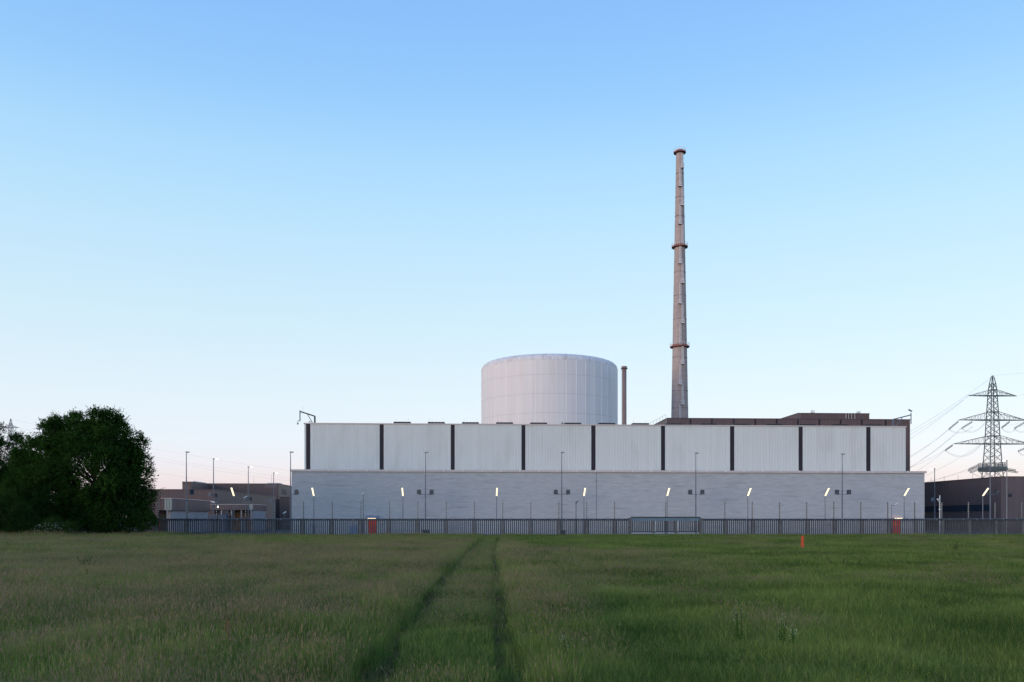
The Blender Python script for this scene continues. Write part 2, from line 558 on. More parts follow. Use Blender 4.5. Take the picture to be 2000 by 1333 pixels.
def gantry(mirror, lab):
    """roof bracket carrying a camera out over the corner"""
    if not mirror:
        Y = YH + 1.0
        f = lambda a, b: P(560 + a / 16.667, 790 + b / 16.667, Y)
        z0 = zh1 + .18
        base = f(915, 640)
        t = thing('camera_bracket', lab, 'camera bracket', (base.x, Y, z0))
        post, tip = f(915, 390), f(432, 235)
        MB().box(base.x - .12, base.x + .12, Y - .12, Y + .12, z0, post.z).build('post', 'rail', t)
        MB().tube(post, tip, .14, .14, 4).build('boom', 'rail', t)
        MB().tube((base.x - .3, Y, z0), f(670, 320), .07, .07, 4).build('brace', 'rail', t)
        h1, h2 = f(432, 545), f(360, 530)
        MB().tube(tip, h1, .11, .11, 4).tube(h1, (h2.x, Y, h1.z), .07, .07, 4).build('hanger', 'zinc', t)
        MB().tube((h2.x, Y, h1.z), (h2.x, Y, h1.z - .3), .04).lathe([(.01, h1.z - .28), (.14, h1.z - .36), (.15, h1.z - .48), (.01, h1.z - .62)], (h2.x, Y), 10).build('camera', 'zinc', t)
        r0, r1 = f(730, 540), f(795, 580)
        MB().tube((r0.x, Y, z0), r0, .045).tube(r0, r1, .045).tube(r1, (r1.x, Y, z0), .045).build('ladder_rail', 'zinc', t)
        MB().tube(tip, tip + Vector((0, 0, .22)), .1, .05).tube(f(525, 250), f(525, 80), .012).build('lightning_rod', 'zinc', t)
    else:
        Y = YH + 1.0
        f = lambda a, b: P(1600 + a / 3.92, 720 + b / 3.92, Y)
        z0 = zh1 + .18
        base = f(567, 448)
        t = thing('camera_bracket', lab, 'camera bracket', (base.x, Y, z0))
        post, tip = f(567, 390), f(700, 357)
        MB().box(base.x - .1, base.x + .1, Y - .1, Y + .1, z0, post.z).build('post', 'zinc', t)
        MB().tube(post, tip, .13, .13, 4).build('boom', 'zinc', t)
        MB().tube((base.x + .35, Y, z0), f(640, 372), .06, .06, 4).build('brace', 'zinc', t)
        MB().tube(f(703, 425), f(703, 340), .08, .08, 4).build('hanger', 'zinc', t)
        c = f(697, 330)
        MB().add([c + Vector(v) for v in [(-.3, -.15, .25), (.25, -.15, -.05), (.3, -.15, .1), (-.25, -.15, .4),
                                            (-.3, .15, .25), (.25, .15, -.05), (.3, .15, .1), (-.25, .15, .4)]],
                 [(0, 1, 2, 3), (7, 6, 5, 4), (0, 4, 5, 1), (1, 5, 6, 2), (2, 6, 7, 3), (3, 7, 4, 0)]).build('camera', 'zinc', t)
    return t


gantry(False, 'dark angled roof bracket with a hanging dome camera at the tree end of the hall')
gantry(True, 'pale roof bracket with an upright camera at the end of the hall nearest the pylon')

# ------------------------------------------------------------------ brown turbine building behind the hall
YM = 176.0
xm0, xm1 = PX(1303, YM), PX(1777.5, YM)
zm = ZP(1303, 818, YM)
tb = thing('turbine_building', 'brown clad building with dark strips and a raised upper storey behind the white hall', 'building',
           ((xm0 + xm1) / 2, YM, 0))
strip_px = [1348.4, 1390.7, 1433, 1475, 1516.7, 1558.3, 1600, 1641.6, 1683, 1729.6]
cur = xm0
for p in strip_px:
    a = PX(p, YM)
    MB().ribbed(cur, a - .16, YM, 0, zm, .35, .05).build('cladding_panel', 'brown', tb)
    bx('dark_strip', 'brown_dark', tb, a - .15, a + .15, YM - .07, YM + .1, 0, zm)
    cur = a + .16
MB().ribbed(cur, xm1, YM, 0, zm, .35, .05).build('cladding_panel', 'brown', tb)
bx('building_body', 'brown', tb, xm0 + .01, xm1 - .01, YM + .13, YM + 60, 0, zm - .01)
bx('roof_edge', 'slate', tb, xm0 - .06, xm1 + .06, YM - .1, YM + 60.1, zm + .003, zm + .16)
m = MB()
for k in range(12):
    m.tube((xm0 + .2, YM + 2 + k * 3, zm + .1), (xm0 + .2, YM + 2 + k * 3, zm + 1.1), .025, .025, 4)
m.tube((xm0 + .2, YM + 2, zm + 1.1), (xm0 + .2, YM + 35, zm + 1.1), .025, .025, 4)
m.build('roof_railing', 'zinc', tb)
m = MB()
q = PX(1508, YM + 3)
m.tube((q - .6, YM + 3, zm + .1), (q, YM + 3, zm + .55), .03).tube((q, YM + 3, zm + .55), (q, YM + 3, zm + .1), .03)
m.build('roof_hatch_rail', 'rail', tb)
Y2 = 196.0
xu0, xu1 = PX(1558.5, Y2), PX(1698, Y2)
zu = ZP(1558, 808, Y2)
up = MB().ribbed(xu0, xu1, Y2, zm + .17, zu, .35, .05).box(xu0 + .02, xu1 - .02, Y2 + .14, Y2 + 38, zm + .17, zu - .01).build('upper_storey', 'brown', tb)
bx('roof_edge', 'slate', up, xu0 - .06, xu1 + .06, Y2 - .1, Y2 + 38.1, zu + .003, zu + .14)
bx('corner_panel', 'brown_pale', up, xu0 + .02, xu0 + .75, Y2 - .085, Y2 - .056, zm + .2, zu - .02)
for px_, big in ((1585.5, 1), (1675, 0)):
    q = PX(px_, Y2 + 2)
    m = MB().box(q - .35, q + .35, Y2 + 1.7, Y2 + 2.3, zu + .14, zu + .5)
    for k in (-.36, -.05, .3):
        m.box(q + k, q + k + .12, Y2 + 1.4, Y2 + 1.6, zu + .1, zu + (1.0 if big else .85))
    m.build('antenna_cluster', 'whitebox', up)
for px_ in (1651.5, 1657, 1662.5, 1669):
    q = PX(px_, Y2)
    MB().tube((q, Y2 - .2, zm + .2), (q, Y2 - .2, zu + .05), .045, .045, 5).build('vent_pipe', 'ladder', up)

# ------------------------------------------------------------------ reactor drum
YR = 350.0
cxr = PX(1072.8, YR)
RR = 28.0 * 1.0
tR = dep(1072.8, YR)
RR = 132.8 / F * tR / math.sqrt(1 + (132.8 / F) ** 2)
NP = 44
zs = ZP(1072, 727.5, YR)
rea = thing('reactor_building', 'huge pale round reactor drum with vertical ribs and rounded rim behind the white hall', 'reactor building',
            (cxr, YR, 0))
zrow = [35.5, 42.8, 50.1, 57.4, zs]
MB().lathe([(RR - .12, 0), (RR - .12, zs)], (cxr, YR), 88).build('inner_drum', 'reactor_back', rea, True)
MB().lathe([(RR, 0), (RR, zrow[0] - .06)], (cxr, YR), 176).build('lower_drum', 'reactor', rea, True)


def arc_panel(z0, z1, half, r0, r1, seg):
    m = MB()
    vs_ = []
    for r in (r0, r1):
        for z in (z0, z1):
            for i in range(seg + 1):
                t = -half + 2 * half * i / seg
                vs_.append((r * math.cos(t), r * math.sin(t), z))
    k = seg + 1
    fs = []
    for i in range(seg):
        fs.append((2 * k + i, 2 * k + i + 1, 3 * k + i + 1, 3 * k + i))      # outer
        fs.append((k + i, k + i + 1, 3 * k + i + 1, 3 * k + i)[::-1])
        fs.append((i, i + 1, 2 * k + i + 1, 2 * k + i))
    fs.append((0, k, 3 * k, 2 * k))
    fs.append((seg, k + seg, 3 * k + seg, 2 * k + seg)[::-1])
    m.add(vs_, fs)
    return m


half = math.pi / NP
for j in range(4):
    proto = None
    for i in range(NP):
        if proto is None:
            proto = arc_panel(zrow[j], zrow[j + 1] - (.06 if j < 3 else .0), half - .0012, RR - .14, RR, 6).build('wall_panel', 'reactor')
            o = proto
        else:
            o = proto.copy()
            COL.objects.link(o)
        o.parent = rea
        o.rotation_euler.z = 2 * half * i + 0.075
rb = None
for i in range(NP):
    if rb is None:
        rb = arc_panel(0.5, zs + .3, half * .045, RR - .05, RR + .09, 2).build('rib', 'reactor_rib')
        o = rb
    else:
        o = rb.copy()
        COL.objects.link(o)
    o.parent = rea
    o.rotation_euler.z = 2 * half * (i + .5) + 0.075
SR = 2.75
prof = [(RR + .02, zs + .01)] + [(RR + .02 - SR + SR * math.cos(R(a)), zs + SR * math.sin(R(a))) for a in range(8, 91, 8)] + [(RR * .5, zs + SR + 1.6), (.5, zs + SR + 2.4)]
MB().lathe(prof, (cxr, YR), 132).build('shoulder_roof', 'reactor_top', rea, True)
srb = None
for i in range(NP):
    if srb is None:
        m = MB()
        pts = [(RR + .10 - SR + SR * math.cos(R(a)), zs + .05 + SR * math.sin(R(a))) for a in range(4, 90, 10)]
        w = .11
        k = len(pts)
        m.add([(r, -w, z) for r, z in pts] + [(r, w, z) for r, z in pts] + [(r - .12, -w, z - .1) for r, z in pts] + [(r - .12, w, z - .1) for r, z in pts],
              [(i_, k + i_, k + i_ + 1, i_ + 1) for i_ in range(k - 1)] + [(2 * k + i_, i_, i_ + 1, 2 * k + i_ + 1) for i_ in range(k - 1)]
              + [(k + i_, 3 * k + i_, 3 * k + i_ + 1, k + i_ + 1) for i_ in range(k - 1)])
        srb = m.build('shoulder_rib', 'reactor_top')
        o = srb
    else:
        o = srb.copy()
        COL.objects.link(o)
    o.parent = rea
    o.rotation_euler.z = 2 * half * (i + .5) + 0.075

# ------------------------------------------------------------------ chimney and vent stack
YC = 363.0
cxc = PX(1327.6, YC)
pm = dep(1327.6, YC) / F
zch = lambda py: EYE + (HZ - py) * pm
ztop, zlow = zch(297), zch(818)
rad = lambda z: 6.9 * pm + (16.5 - 6.9) * pm * (ztop - z) / (ztop - zlow)
chi = thing('chimney', 'very tall tapering concrete exhaust chimney with three ring platforms and zigzag ladders', 'chimney', (cxc, YC, 0))
prof = [(rad(z), z) for z in np.linspace(0, ztop, 60)] + [(rad(ztop) - .35, ztop), (rad(ztop) - .35, ztop - 4)]
MB().lathe(prof, (cxc, YC), 40).build('shaft', 'chim', chi, True)
for z in [zch(y) for y in (341, 387, 424, 533, 579, 625, 700, 765, 798)]:
    m = MB()
    for i in range(30):
        t = math.pi * (1 + (i + .5) / 30)
        r = rad(z)
        c, s_ = math.cos(t), math.sin(t)
        m.box(cxc + r * c - .09, cxc + r * c + .09, YC + r * s_ - .02, YC + r * s_ + .1, z - .1, z + .1)
    m.build('anchor_row', 'chim_under', chi)


def ring(py, apx):
    z, r0 = zch(py), rad(zch(py))
    r1 = apx * pm
    rg = MB().lathe([(r0 - .02, z - .55), (r1, z - .25), (r1, z + .12), (r0 - .02, z + .12)], (cxc, YC), 36).build('platform', ['chim_under'], chi)
    MB().lathe([(r1 + .005, z - .24), (r1 + .06, z - .24), (r1 + .06, z + .2), (r1 + .005, z + .2)], (cxc, YC), 36, close=True).build('platform_rim', 'chim_ring', rg)
    m = MB()
    for k in range(24):
        t = 2 * math.pi * k / 24
        m.tube((cxc + r1 * math.cos(t), YC + r1 * math.sin(t), z), (cxc + r1 * math.cos(t), YC + r1 * math.sin(t), z + 1.5), .05, .05, 4)
    for h in (.8, 1.5):
        m.lathe([(r1 - .03, z + h - .03), (r1 + .03, z + h - .03), (r1 + .03, z + h + .03), (r1 - .03, z + h + .03)], (cxc, YC), 36, close=True)
    m.build('railing', 'ladder', rg)
    MB().lathe([(r0, z + .125), (r0 + .2, z + .125), (r0 + .2, z + .9), (r0, z + .9)], (cxc, YC), 36, close=True).build('collar', 'chim_ring', rg)


ring(298.5, 11.7)
ring(483, 15.4)
ring(678, 18.6)
LX = cxc + 2.6 * pm
OFF = 2.1 * pm
levels = [303, 331, 367.5, 404.5, 441, 482, 518, 556, 596, 634, 677, 713, 753, 791.5, 1000]
side = 1
for i in range(len(levels) - 1):
    za, zb_ = zch(levels[i]), zch(levels[i + 1])
    x = LX + side * OFF - .22 * rad((za + zb_) / 2)
    fy = lambda z: YC - math.sqrt(max(.2, rad(z) ** 2 - (x - cxc) ** 2)) - .3
    m = MB()
    for s_ in (-.28, .28):
        m.tube((x + s_, fy(za) - .2, za), (x + s_, fy(zb_) - .2, zb_), .11, .11, 4)
    k = int((za - zb_) / .5)
    for j in range(k):
        z = zb_ + (j + .5) * (za - zb_) / k
        m.tube((x - .28, fy(z) - .2, z), (x + .28, fy(z) - .2, z), .07, .07, 4)
    m.build('ladder', 'ladder', chi)
    if levels[i + 1] not in (482, 677, 1000):
        z = zb_
        yy = fy(z)
        pf = MB().box(x - .75, x + .55, yy - 1.0, yy + .5, z - .35, z - .05).build('rest_platform', 'chim_under', chi)
        m = MB()
        for (a, b) in ((x - .75, yy - 1), (x + .55, yy - 1), (x - .1, yy - 1), (x - .75, yy), (x + .55, yy)):
            m.tube((a, b, z - .05), (a, b, z + 1.5), .05, .05, 4)
        for h in (.5, 1.0, 1.5):
            m.path([(x - .75, yy, z + h), (x - .75, yy - 1, z + h), (x + .55, yy - 1, z + h), (x + .55, yy, z + h)], .045, 4)
        m.box(x - .77, x + .57, yy - 1.03, yy - 1.005, z - .35, z - .0)
        m.build('guard_rail', 'ladder', pf)
    side = -side

YK = 330.0
cxk = PX(1219.2, YK)
pk = dep(1219.2, YK) / F
zk = lambda py: EYE + (HZ - py) * pk
stk = thing('vent_stack', 'slim reddish-brown vent stack beside the round reactor drum', 'vent stack', (cxk, YK, 0))
MB().lathe([(4.6 * pk, 0), (4.4 * pk, zk(718)), (4.0 * pk, zk(718)), (4.0 * pk, zk(718) - 2)], (cxk, YK), 24).build('shaft', 'stack', stk, True)
MB().lathe([(4.3 * pk, zk(721)), (6.6 * pk, zk(721)), (6.6 * pk, zk(720)), (4.3 * pk, zk(720))], (cxk, YK), 24).build('platform', 'chim_under', stk)
MB().lathe([(4.42 * pk, zk(719)), (5.1 * pk, zk(719)), (5.1 * pk, zk(716)), (3.9 * pk, zk(716))], (cxk, YK), 24).build('cap', 'stack', stk)
m = MB()
for k in range(14):
    t = 2 * math.pi * k / 14
    m.tube((cxk + 6.4 * pk * math.cos(t), YK + 6.4 * pk * math.sin(t), zk(720)), (cxk + 6.4 * pk * math.cos(t), YK + 6.4 * pk * math.sin(t), zk(716.8)), .03, .03, 4)
m.lathe([(6.35 * pk, zk(717)), (6.5 * pk, zk(717)), (6.5 * pk, zk(716.8)), (6.35 * pk, zk(716.8))], (cxk, YK), 24, close=True)
m.build('railing', 'ladder', stk)
m = MB()
for k in range(52):
    z = 20 + k * .9
    if z < zk(722):
        m.lathe([(.3, z), (.36, z), (.36, z + .1), (.3, z + .1)], (cxk - 5.4 * pk, YK - .5), 8, close=True)
for s_ in (-.22, .22):
    m.tube((cxk - 5.2 * pk + s_, YK - .4, 0), (cxk - 5.2 * pk + s_, YK - .4, zk(721)), .03, .03, 4)
m.build('ladder', 'ladder', stk)


# ------------------------------------------------------------------ brown ancillary buildings beside the tree
def brown_box(name, lab, px0, px1, Y0, Y1, py_top, material='brown', side=None, z0=0.0, extra=None):
    x0, x1 = PX(px0, Y0), PX(px1, Y0)
    zt = ZP(px1, py_top, Y0)
    t = thing(name, lab, 'building', ((x0 + x1) / 2, Y0, 0))
    MB().ribbed(x0, x1, Y0, z0, zt, .6, .02, .12).build('front_cladding', material, t)
    # end wall facing the camera axis, ribbed panel by panel
    bx('body', side or material, t, x0 + .02, x1 - .02, Y0 + .13, Y1, z0, zt - .005)
    bx('roof_edge', 'slate', t, x0 - .08, x1 + .08, Y0 - .12, Y1 + .08, zt + .003, zt + .14)
    return t, x0, x1, zt


bA1, x0, x1, zt = brown_box('plant_building', 'brown clad projecting wing with a pale corner panel, tallest at the tree end', 356, 375, 250, 267, 942)
bx('corner_panel', 'brown_pale', bA1, x0 + .05, x0 + 2.2, 250 - .09, 250 - .055, zt - 4.5, zt - 1.0)
bx('roof_kerb', 'whitebox', bA1, x1 - .4, x1 - .1, 252, 264, zt + .145, zt + .4)
bA2, x0, x1, zt = brown_box('plant_building', 'long brown flat-roofed building with a pale band joint, furthest back beside the concrete building', 400, 544, 268, 320, 945.6)
bx('band_joint', 'slate', bA2, x0 + .05, x1 + .06, 268 - .10, 300, ZP(544, 971, 268), ZP(544, 970, 268))
bx('corner_panel', 'brown_pale', bA2, x1 - 4.2, x1 - .4, 268 - .09, 268 - .055, ZP(544, 953, 268), ZP(544, 946.5, 268))
bx('roof_plant', 'whitebox', bA2, PX(522, 272), PX(545, 272), 272, 276, zt + .145, zt + .5)
for q in (496, 530):
    MB().tube((PX(q, 275), 275, zt), (PX(q, 275), 275, zt + 3.5 if q == 530 else zt + 2.6), .04, .03, 4).build('roof_aerial', 'zinc', bA2)
bB, x0, x1, zt = brown_box('plant_building', 'broad brown hall with a long dark slate side wall, behind the low canopy buildings', 268, 420, 185, 243, 957.3, side='slate')
bC, x0, x1, zt = brown_box('plant_building', 'narrow dark slate block squeezed against the end of the concrete building', 546, 572, 200, 215, 972, material='slate')
bx('side_fin', 'brown_dark', bC, x0 - 1.0, x0 - .02, 200.3, 214, 0, zt - .4)


def canopy_building(name, lab, px0, px1, pxg, Y0, Y1, py_top, py_bot, wall_px):
    x0, x1 = PX(px0, Y0), PX(px1, Y0)
    zt, z0 = ZP(px1, py_top, Y0), ZP(px1, py_bot, Y0)
    t = thing(name, lab, 'building', ((x0 + x1) / 2, Y0, 0))
    xg = PX(pxg, Y0)
    MB().ribbed(x0, xg - .01, Y0, z0, zt, .5, .05).build('fascia', 'brown_pale' if py_top > 980 else 'brown', t)
    MB().ribbed(xg, x1, Y0, z0, zt, .5, .05).build('pale_panel', 'greenish', t)
    bx('roof_box', 'brown', t, x0 + .02, x1 - .02, Y0 + .13, Y1, z0, zt - .005)
    bx('roof_edge', 'coping', t, x0 - .06, x1 + .06, Y0 - .1, Y1 + .05, zt + .003, zt + .09)
    a = PX(wall_px, Y0 + .8)
    bx('wall', 'render', t, a, x1 - .35, Y0 + .8, Y1 - .3, 0, z0 - .003)
    return t, x0, x1, z0, zt


bD, x0, x1, z0, zt = canopy_building('canopy_building', 'low building with a deep brown fascia and white lower wall, half behind the tree', 285, 336, 321, 150, 172, 974, 997, 326)
bx('column', 'render', bD, PX(325, 150), PX(327, 150), 150.1, 150.5, 0, z0 - .003)
bx('doorway', 'black', bD, PX(303, 151), PX(325.5, 151), 152, 152.4, 0, z0 - .003)
bx('red_cabinet', 'red', bD, PX(306, 150.6), PX(310, 150.6), 150.6, 151.2, 0, 2.6)
bE, x0, x1, z0, zt = canopy_building('canopy_building', 'low loading canopy with a faded fascia on thin columns and blue bins beneath', 395, 494, 487, 178, 190, 986, 996.5, 494)
for q in (432, 452, 471, 490):
    bx('column', 'render', bE, PX(q, 178) - .12, PX(q, 178) + .12, 178.1, 178.4, 0, z0 - .003)
bx('back_wall', 'tan', bE, PX(448, 188), PX(494, 188), 187.6, 189.6, 0, z0 - .003)
m = MB()
m.tube((PX(434, 182), 182, .2), (PX(452, 182), 182, z0 - .2), .12, .12, 5).build('brace', 'zinc', bE)
wl = MB().box(PX(424, 174), PX(427, 174), 173.4, 174, ZP(425, 992, 174), ZP(425, 988.5, 174)).build('wall_lamp', 'lamp', bE)
MB().tube((PX(425.5, 174), 173.9, ZP(425, 988.5, 174)), (PX(425.5, 178), 178.05, ZP(425, 988, 178)), .05).build('arm', 'zinc', wl)
for (a, b, h, w_) in ((409, 424, 3.3, 'behind the white-camera street lamp'), (425.5, 442, 3.3, 'beneath the lit wall lamp')):
    t = thing('storage_bin', 'dull blue steel container under the loading canopy, ' + w_, 'container', (PX(a, 176), 176, .004), 'blue containers under the canopy')
    x0_, x1_ = PX(a, 176), PX(b, 176)
    MB().ribbed(x0_, x1_, 176, .004, h, .3, .05, .1).box(x0_ + .02, x1_ - .02, 176.12, 177.9, .004, h - .01).build('shell', 'blue', t)
    bx('lid', 'railtop', t, x0_ - .05, x1_ + .05, 175.9, 177.95, h + .003, h + .1)

# ------------------------------------------------------------------ brown building by the pylon
YQ = 165.0
xq = PX(1955, YQ)
zq = ZP(1955, 932, YQ)
bq = thing('office_building', 'brown clad building with a ribbon of dark windows beyond the end of the concrete building', 'building', (xq, YQ, 0))
bx('body', 'office', bq, xq + .14, xq + 40, YQ + .14, YQ + 70, 0, zq - .005)
yw0 = 168.0
zw0, zw1 = ZP(1945, 998.5, 168), ZP(1945, 985.5, 168)
# side cladding facing the camera axis: bands below, between and above the window ribbon
for k in range(20):
    a, b = YQ + k * 3.5, YQ + (k + 1) * 3.5 - .03
    zz = [(0, zw0), (zw1, zq)] if k >= 1 else [(0, zq)]
    for (z0, z1) in zz:
        bx('cladding_panel', 'office', bq, xq, xq + .12, a, b, z0, z1)
    if k >= 1:
        for h in range(2):
            w = bx('window', 'glass', bq, xq + .05, xq + .10, a + h * 1.74 + .03, a + h * 1.74 + 1.70, zw0 + .06, zw1 - .06)
            bx('frame', 'black', w, xq + .02, xq + .13, a + h * 1.74 + 1.70, a + h * 1.74 + 1.77, zw0 + .003, zw1 - .003)
bx('window_sill', 'brown', bq, xq - .06, xq + .02, YQ + 3.5, YQ + 70, zw0 - .10, zw0 - .003)
for k in range(9):
    MB().ribbed(xq + k * 4.4 + .14, xq + k * 4.4 + 4.5, YQ, 0, zq, .5, .04).build('cladding_panel', 'office', bq)
bx('corner_trim', 'brown_pale', bq, xq - .02, xq + .13, YQ - .07, YQ - .003, 0, zq - .1)
bx('roof_edge', 'brown', bq, xq - .08, xq + 40.1, YQ - .1, YQ + 70, zq + .003, zq + .14)
m = MB()
for k in range(9):
    y = YQ + 12 + k * 5.5
    MB().tube((xq + 1.5, y, zq), (xq + 1.5, y, zq + 1.3), .03, .03, 4).build('lightning_rod', 'zinc', bq)

# ------------------------------------------------------------------ perimeter fence
YF = 126.0
pitch = (PX(1997.4, YF) - PX(591, YF)) / round((PX(1997.4, YF) - PX(591, YF)) / (PX(647, YF) - PX(591, YF)))
xf = lambda k: PX(591, YF) + k * pitch
ZT, ZR = 2.56, 2.24
slat_me = MB().add(
    [(-.081, -.04, 0), (.081, -.04, 0), (.081, .03, 0), (-.081, .03, 0), (-.081, -.04, 2.235), (.081, -.04, 2.235), (.081, .03, 2.235), (-.081, .03, 2.235),
     (-.058, -.06, 0), (.058, -.06, 0), (.058, -.06, 2.235), (-.058, -.06, 2.235)],
    [(0, 8, 11, 4), (8, 9, 10, 11), (9, 1, 5, 10), (1, 2, 6, 5), (2, 3, 7, 6), (3, 0, 4, 7), (4, 11, 10, 5, 6, 7)])
rnd = random.Random(5)
post_x = []


def fence_run(lab, x_start, x_end, ks):
    t = thing('slatted_fence', lab, 'fence', (x_start, YF, 0))
    proto = None
    pproto = None
    xs = [xf(k) for k in ks]
    post_x.extend(xs)
    for x in xs:
        pr = MB().box(x - .19, x + .19, YF - .14, YF + .14, 0, ZT - .02).build('post', 'post', t)
    skip = xs
    x = xf(ks[0] - 1)
    j = 0
    while True:
        x = xf(ks[0] - 1) + j * pitch / 14
        j += 1
        if x > x_end - .1:
            break
        if x < x_start + .1 or any(abs(x - q) < .28 for q in skip):
            continue
        if proto is None:
            proto = MB().add(slat_me.v, slat_me.f).build('slat', 'slat')
            o = proto
        else:
            o = proto.copy()
            COL.objects.link(o)
        o.parent = t
        o.location = (x - x_start + rnd.uniform(-.008, .008), rnd.uniform(-.012, .012), 0)
        o.rotation_euler.y = rnd.uniform(-.004, .004)
    rl = bx('top_rail', 'rail', t, x_start, x_end, YF - .17, YF - .145, ZR, ZT - .045)
    bx('rail_cap', 'railtop', rl, x_start, x_end, YF - .19, YF + .06, ZT - .042, ZT)
    bx('back_rail', 'rail', t, x_start, x_end, YF + .145, YF + .2, ZR, ZT - .045)
    x = xf(ks[0]) + pitch / 4
    while x < x_end - .3:
        bx('bracket', 'railtop', rl, x - .05, x + .05, YF - .215, YF - .172, ZR + .06, ZT + .05)
        bx('bolt_plate', 'zinc', rl, x + pitch / 4 - .035, x + pitch / 4 + .035, YF - .185, YF - .172, ZR + .1, ZR + .17)
        x += pitch / 2
    return t


xg0, xg1 = PX(1230, YF), PX(1369, YF)
kl = [k for k in range(-7, 40) if xf(k) < xg0 - 1.2]
krr = [k for k in range(5, 40) if xf(k) > xg1 + 1.2 and xf(k) < PX(2085, YF)]
fence_run('grey concrete slat fence with dark top rail running from the tree to the sliding gate', xf(kl[0]) - .2, xg0 - .25, kl)
fence_run('grey concrete slat fence with dark top rail running from the gate past the pylon', xg1 + .25, xf(krr[-1]) + .2, krr)

gate = thing('sliding_gate', 'wide slatted gate with a blue-grey header beam set in the concrete fence', 'gate', ((xg0 + xg1) / 2, YF, 0))
for x in (xg0 - .0, xg1 + .0):
    bx('gate_post', 'post', gate, x - .24, x + .24, YF - .16, YF + .24, 0, ZT + .1)
for p in (1276.5, 1320):
    x = PX(p, YF)
    bx('stile', 'post', gate, x - .19, x + .19, YF - .1, YF + .1, .35, ZR - .02)
ga, gb = xg0 + .26, xg1 - .26
for i in range(4):
    w = (gb - ga) / 4
    bx('header_panel', 'gate_beam', gate, ga + i * w, ga + (i + 1) * w - .03, YF - .2, YF - .13, ZR - .03, ZT + .05)
bx('header_beam', 'rail', gate, ga - .1, gb + .1, YF - .25, YF + .25, ZT + .06, ZT + .27)
bx('bottom_rail', 'rail', gate, ga, gb, YF - .08, YF + .08, .5, .66)
bx('plinth', 'post', gate, ga, gb, YF - .1, YF + .1, 0, .3)
gp = None
ns = 36
for i in range(ns):
    x = ga + (i + .5) * (gb - ga) / ns
    if any(abs(x - PX(p, YF)) < .28 for p in (1276.5, 1320)):
        continue
    if gp is None:
        gp = MB().box(-.085, .085, -.04, .04, .665, ZR - .035).build('slat', 'slat')
        o = gp
    else:
        o = gp.copy()
        COL.objects.link(o)
    o.parent = gate
    o.location = (x - gate.location.x, 0, 0)
m = MB()
c = PX(1229, YF)
m.lathe([(.01, 1.15), (.09, 1.15), (.09, 1.3), (.01, 1.3)], (c, YF - .22), 8)
m.build('lock_box', 'vent', gate)

# low cabinets seen through the fence
for (p0, p1, z1, mt, lab) in ((682, 699, 1.35, 'cabinet_blue', 'pale blue cabinet behind the fence beside the box-canopied red door'), (825, 838, .75, 'rail', 'low dark box behind the fence at the foot of a floodlight mast'),
                              (1092, 1105, .7, 'rail', 'low dark box behind the fence below the reactor drum')):
    a, b = PX(p0, 133), PX(p1, 133)
    t = thing('utility_cabinet', lab, 'cabinet', ((a + b) / 2, 133, .004))
    bx('cabinet_body', mt, t, a, b, 133, 133.7, .06, z1)
    bx('plinth', 'post', t, a + .03, b - .03, 133.05, 133.65, .004, .057)
    bx('cabinet_lid', mt, t, a - .04, b + .04, 132.95, 133.75, z1 + .003, z1 + .05)

# sensor posts just inside the fence
sp = thing('sensor_post', 'thin dark post with pale insulators standing just inside the slatted fence', 'post', (0, 0, 0), 'sensor posts inside the fence')
MB().box(-.065, .065, -.05, .05, 0, 5.08).build('upright', 'black', sp)
ip = None
for k in range(9):
    z = 2.72 + k * .27
    MB().box(-.075, .075, -.105, -.052, z, z + .085).build('insulator', 'ins', sp)
xs = sorted(post_x + [xf(k) for k in range(-9, -7)])
sp.location = (xs[0], YF + .42, .004)
for x in xs[1:]:
    dup(sp, (x + .05, YF + .42, .004))
dup(sp, (PX(1301.5, YF), YF + .42, .004))


# ------------------------------------------------------------------ poles
YT = 131.5


def strip_lamp(px, lab):
    x = PX(px, YT)
    z = ZP(px, 967.5, YT)
    t = thing('strip_lamp_post', lab, 'lamp post', (x, YT, .004), 'lit strip lamps along the fence')
    MB().tube((x, YT, .004), (x, YT, z), .075, .05, 8).build('pole', 'zinc', t)
    # head rises towards the outside of the fence; lit underside faces the fence
    a, d, nrm = Vector((x, YT - .05, z - .05)), Vector((0, -.77, .64)), Vector((0, .64, .77))
    L, w, h = 1.75, .135, .11
    m = MB()

    def slab(m, w, n0, n1, l0, l1):
        v = [a + d * l + Vector((s * w, 0, 0)) + nrm * q for q in (n0, n1) for l, s in ((l0, -1), (l0, 1), (l1, 1), (l1, -1))]
        m.add(v, [(0, 3, 2, 1), (4, 5, 6, 7), (0, 1, 5, 4), (1, 2, 6, 5), (2, 3, 7, 6), (3, 0, 4, 7)])
        return m
    hd = slab(MB(), w, 0, h, -.1, L + .05).build('lamp_head', 'zinc', t)
    slab(MB(), w - .03, -.09, -.002, 0, L).build('lit_diffuser', 'tube', hd)


SL = [(457, 'nearest the low canopy buildings'), (613, 'at the wall end nearest the tree'), (787, 'beside the box-canopied red door'), (970, 'where the wheel tracks meet the fence'),
      (1140.5, 'beside the short slanted-camera pole'), (1303, 'behind the sliding gate'), (1460.5, 'just past the sliding gate'), (1611.5, 'behind the orange marker post'), (1766, 'beside the round-canopied red door'), (1919.5, 'in front of the ribbon-window building')]
for px, w in SL:
    strip_lamp(px, ('lamp post with a lit tilted strip head ' + w) if w else 'grey lamp post with a lit tilted strip head in front of plain concrete wall')


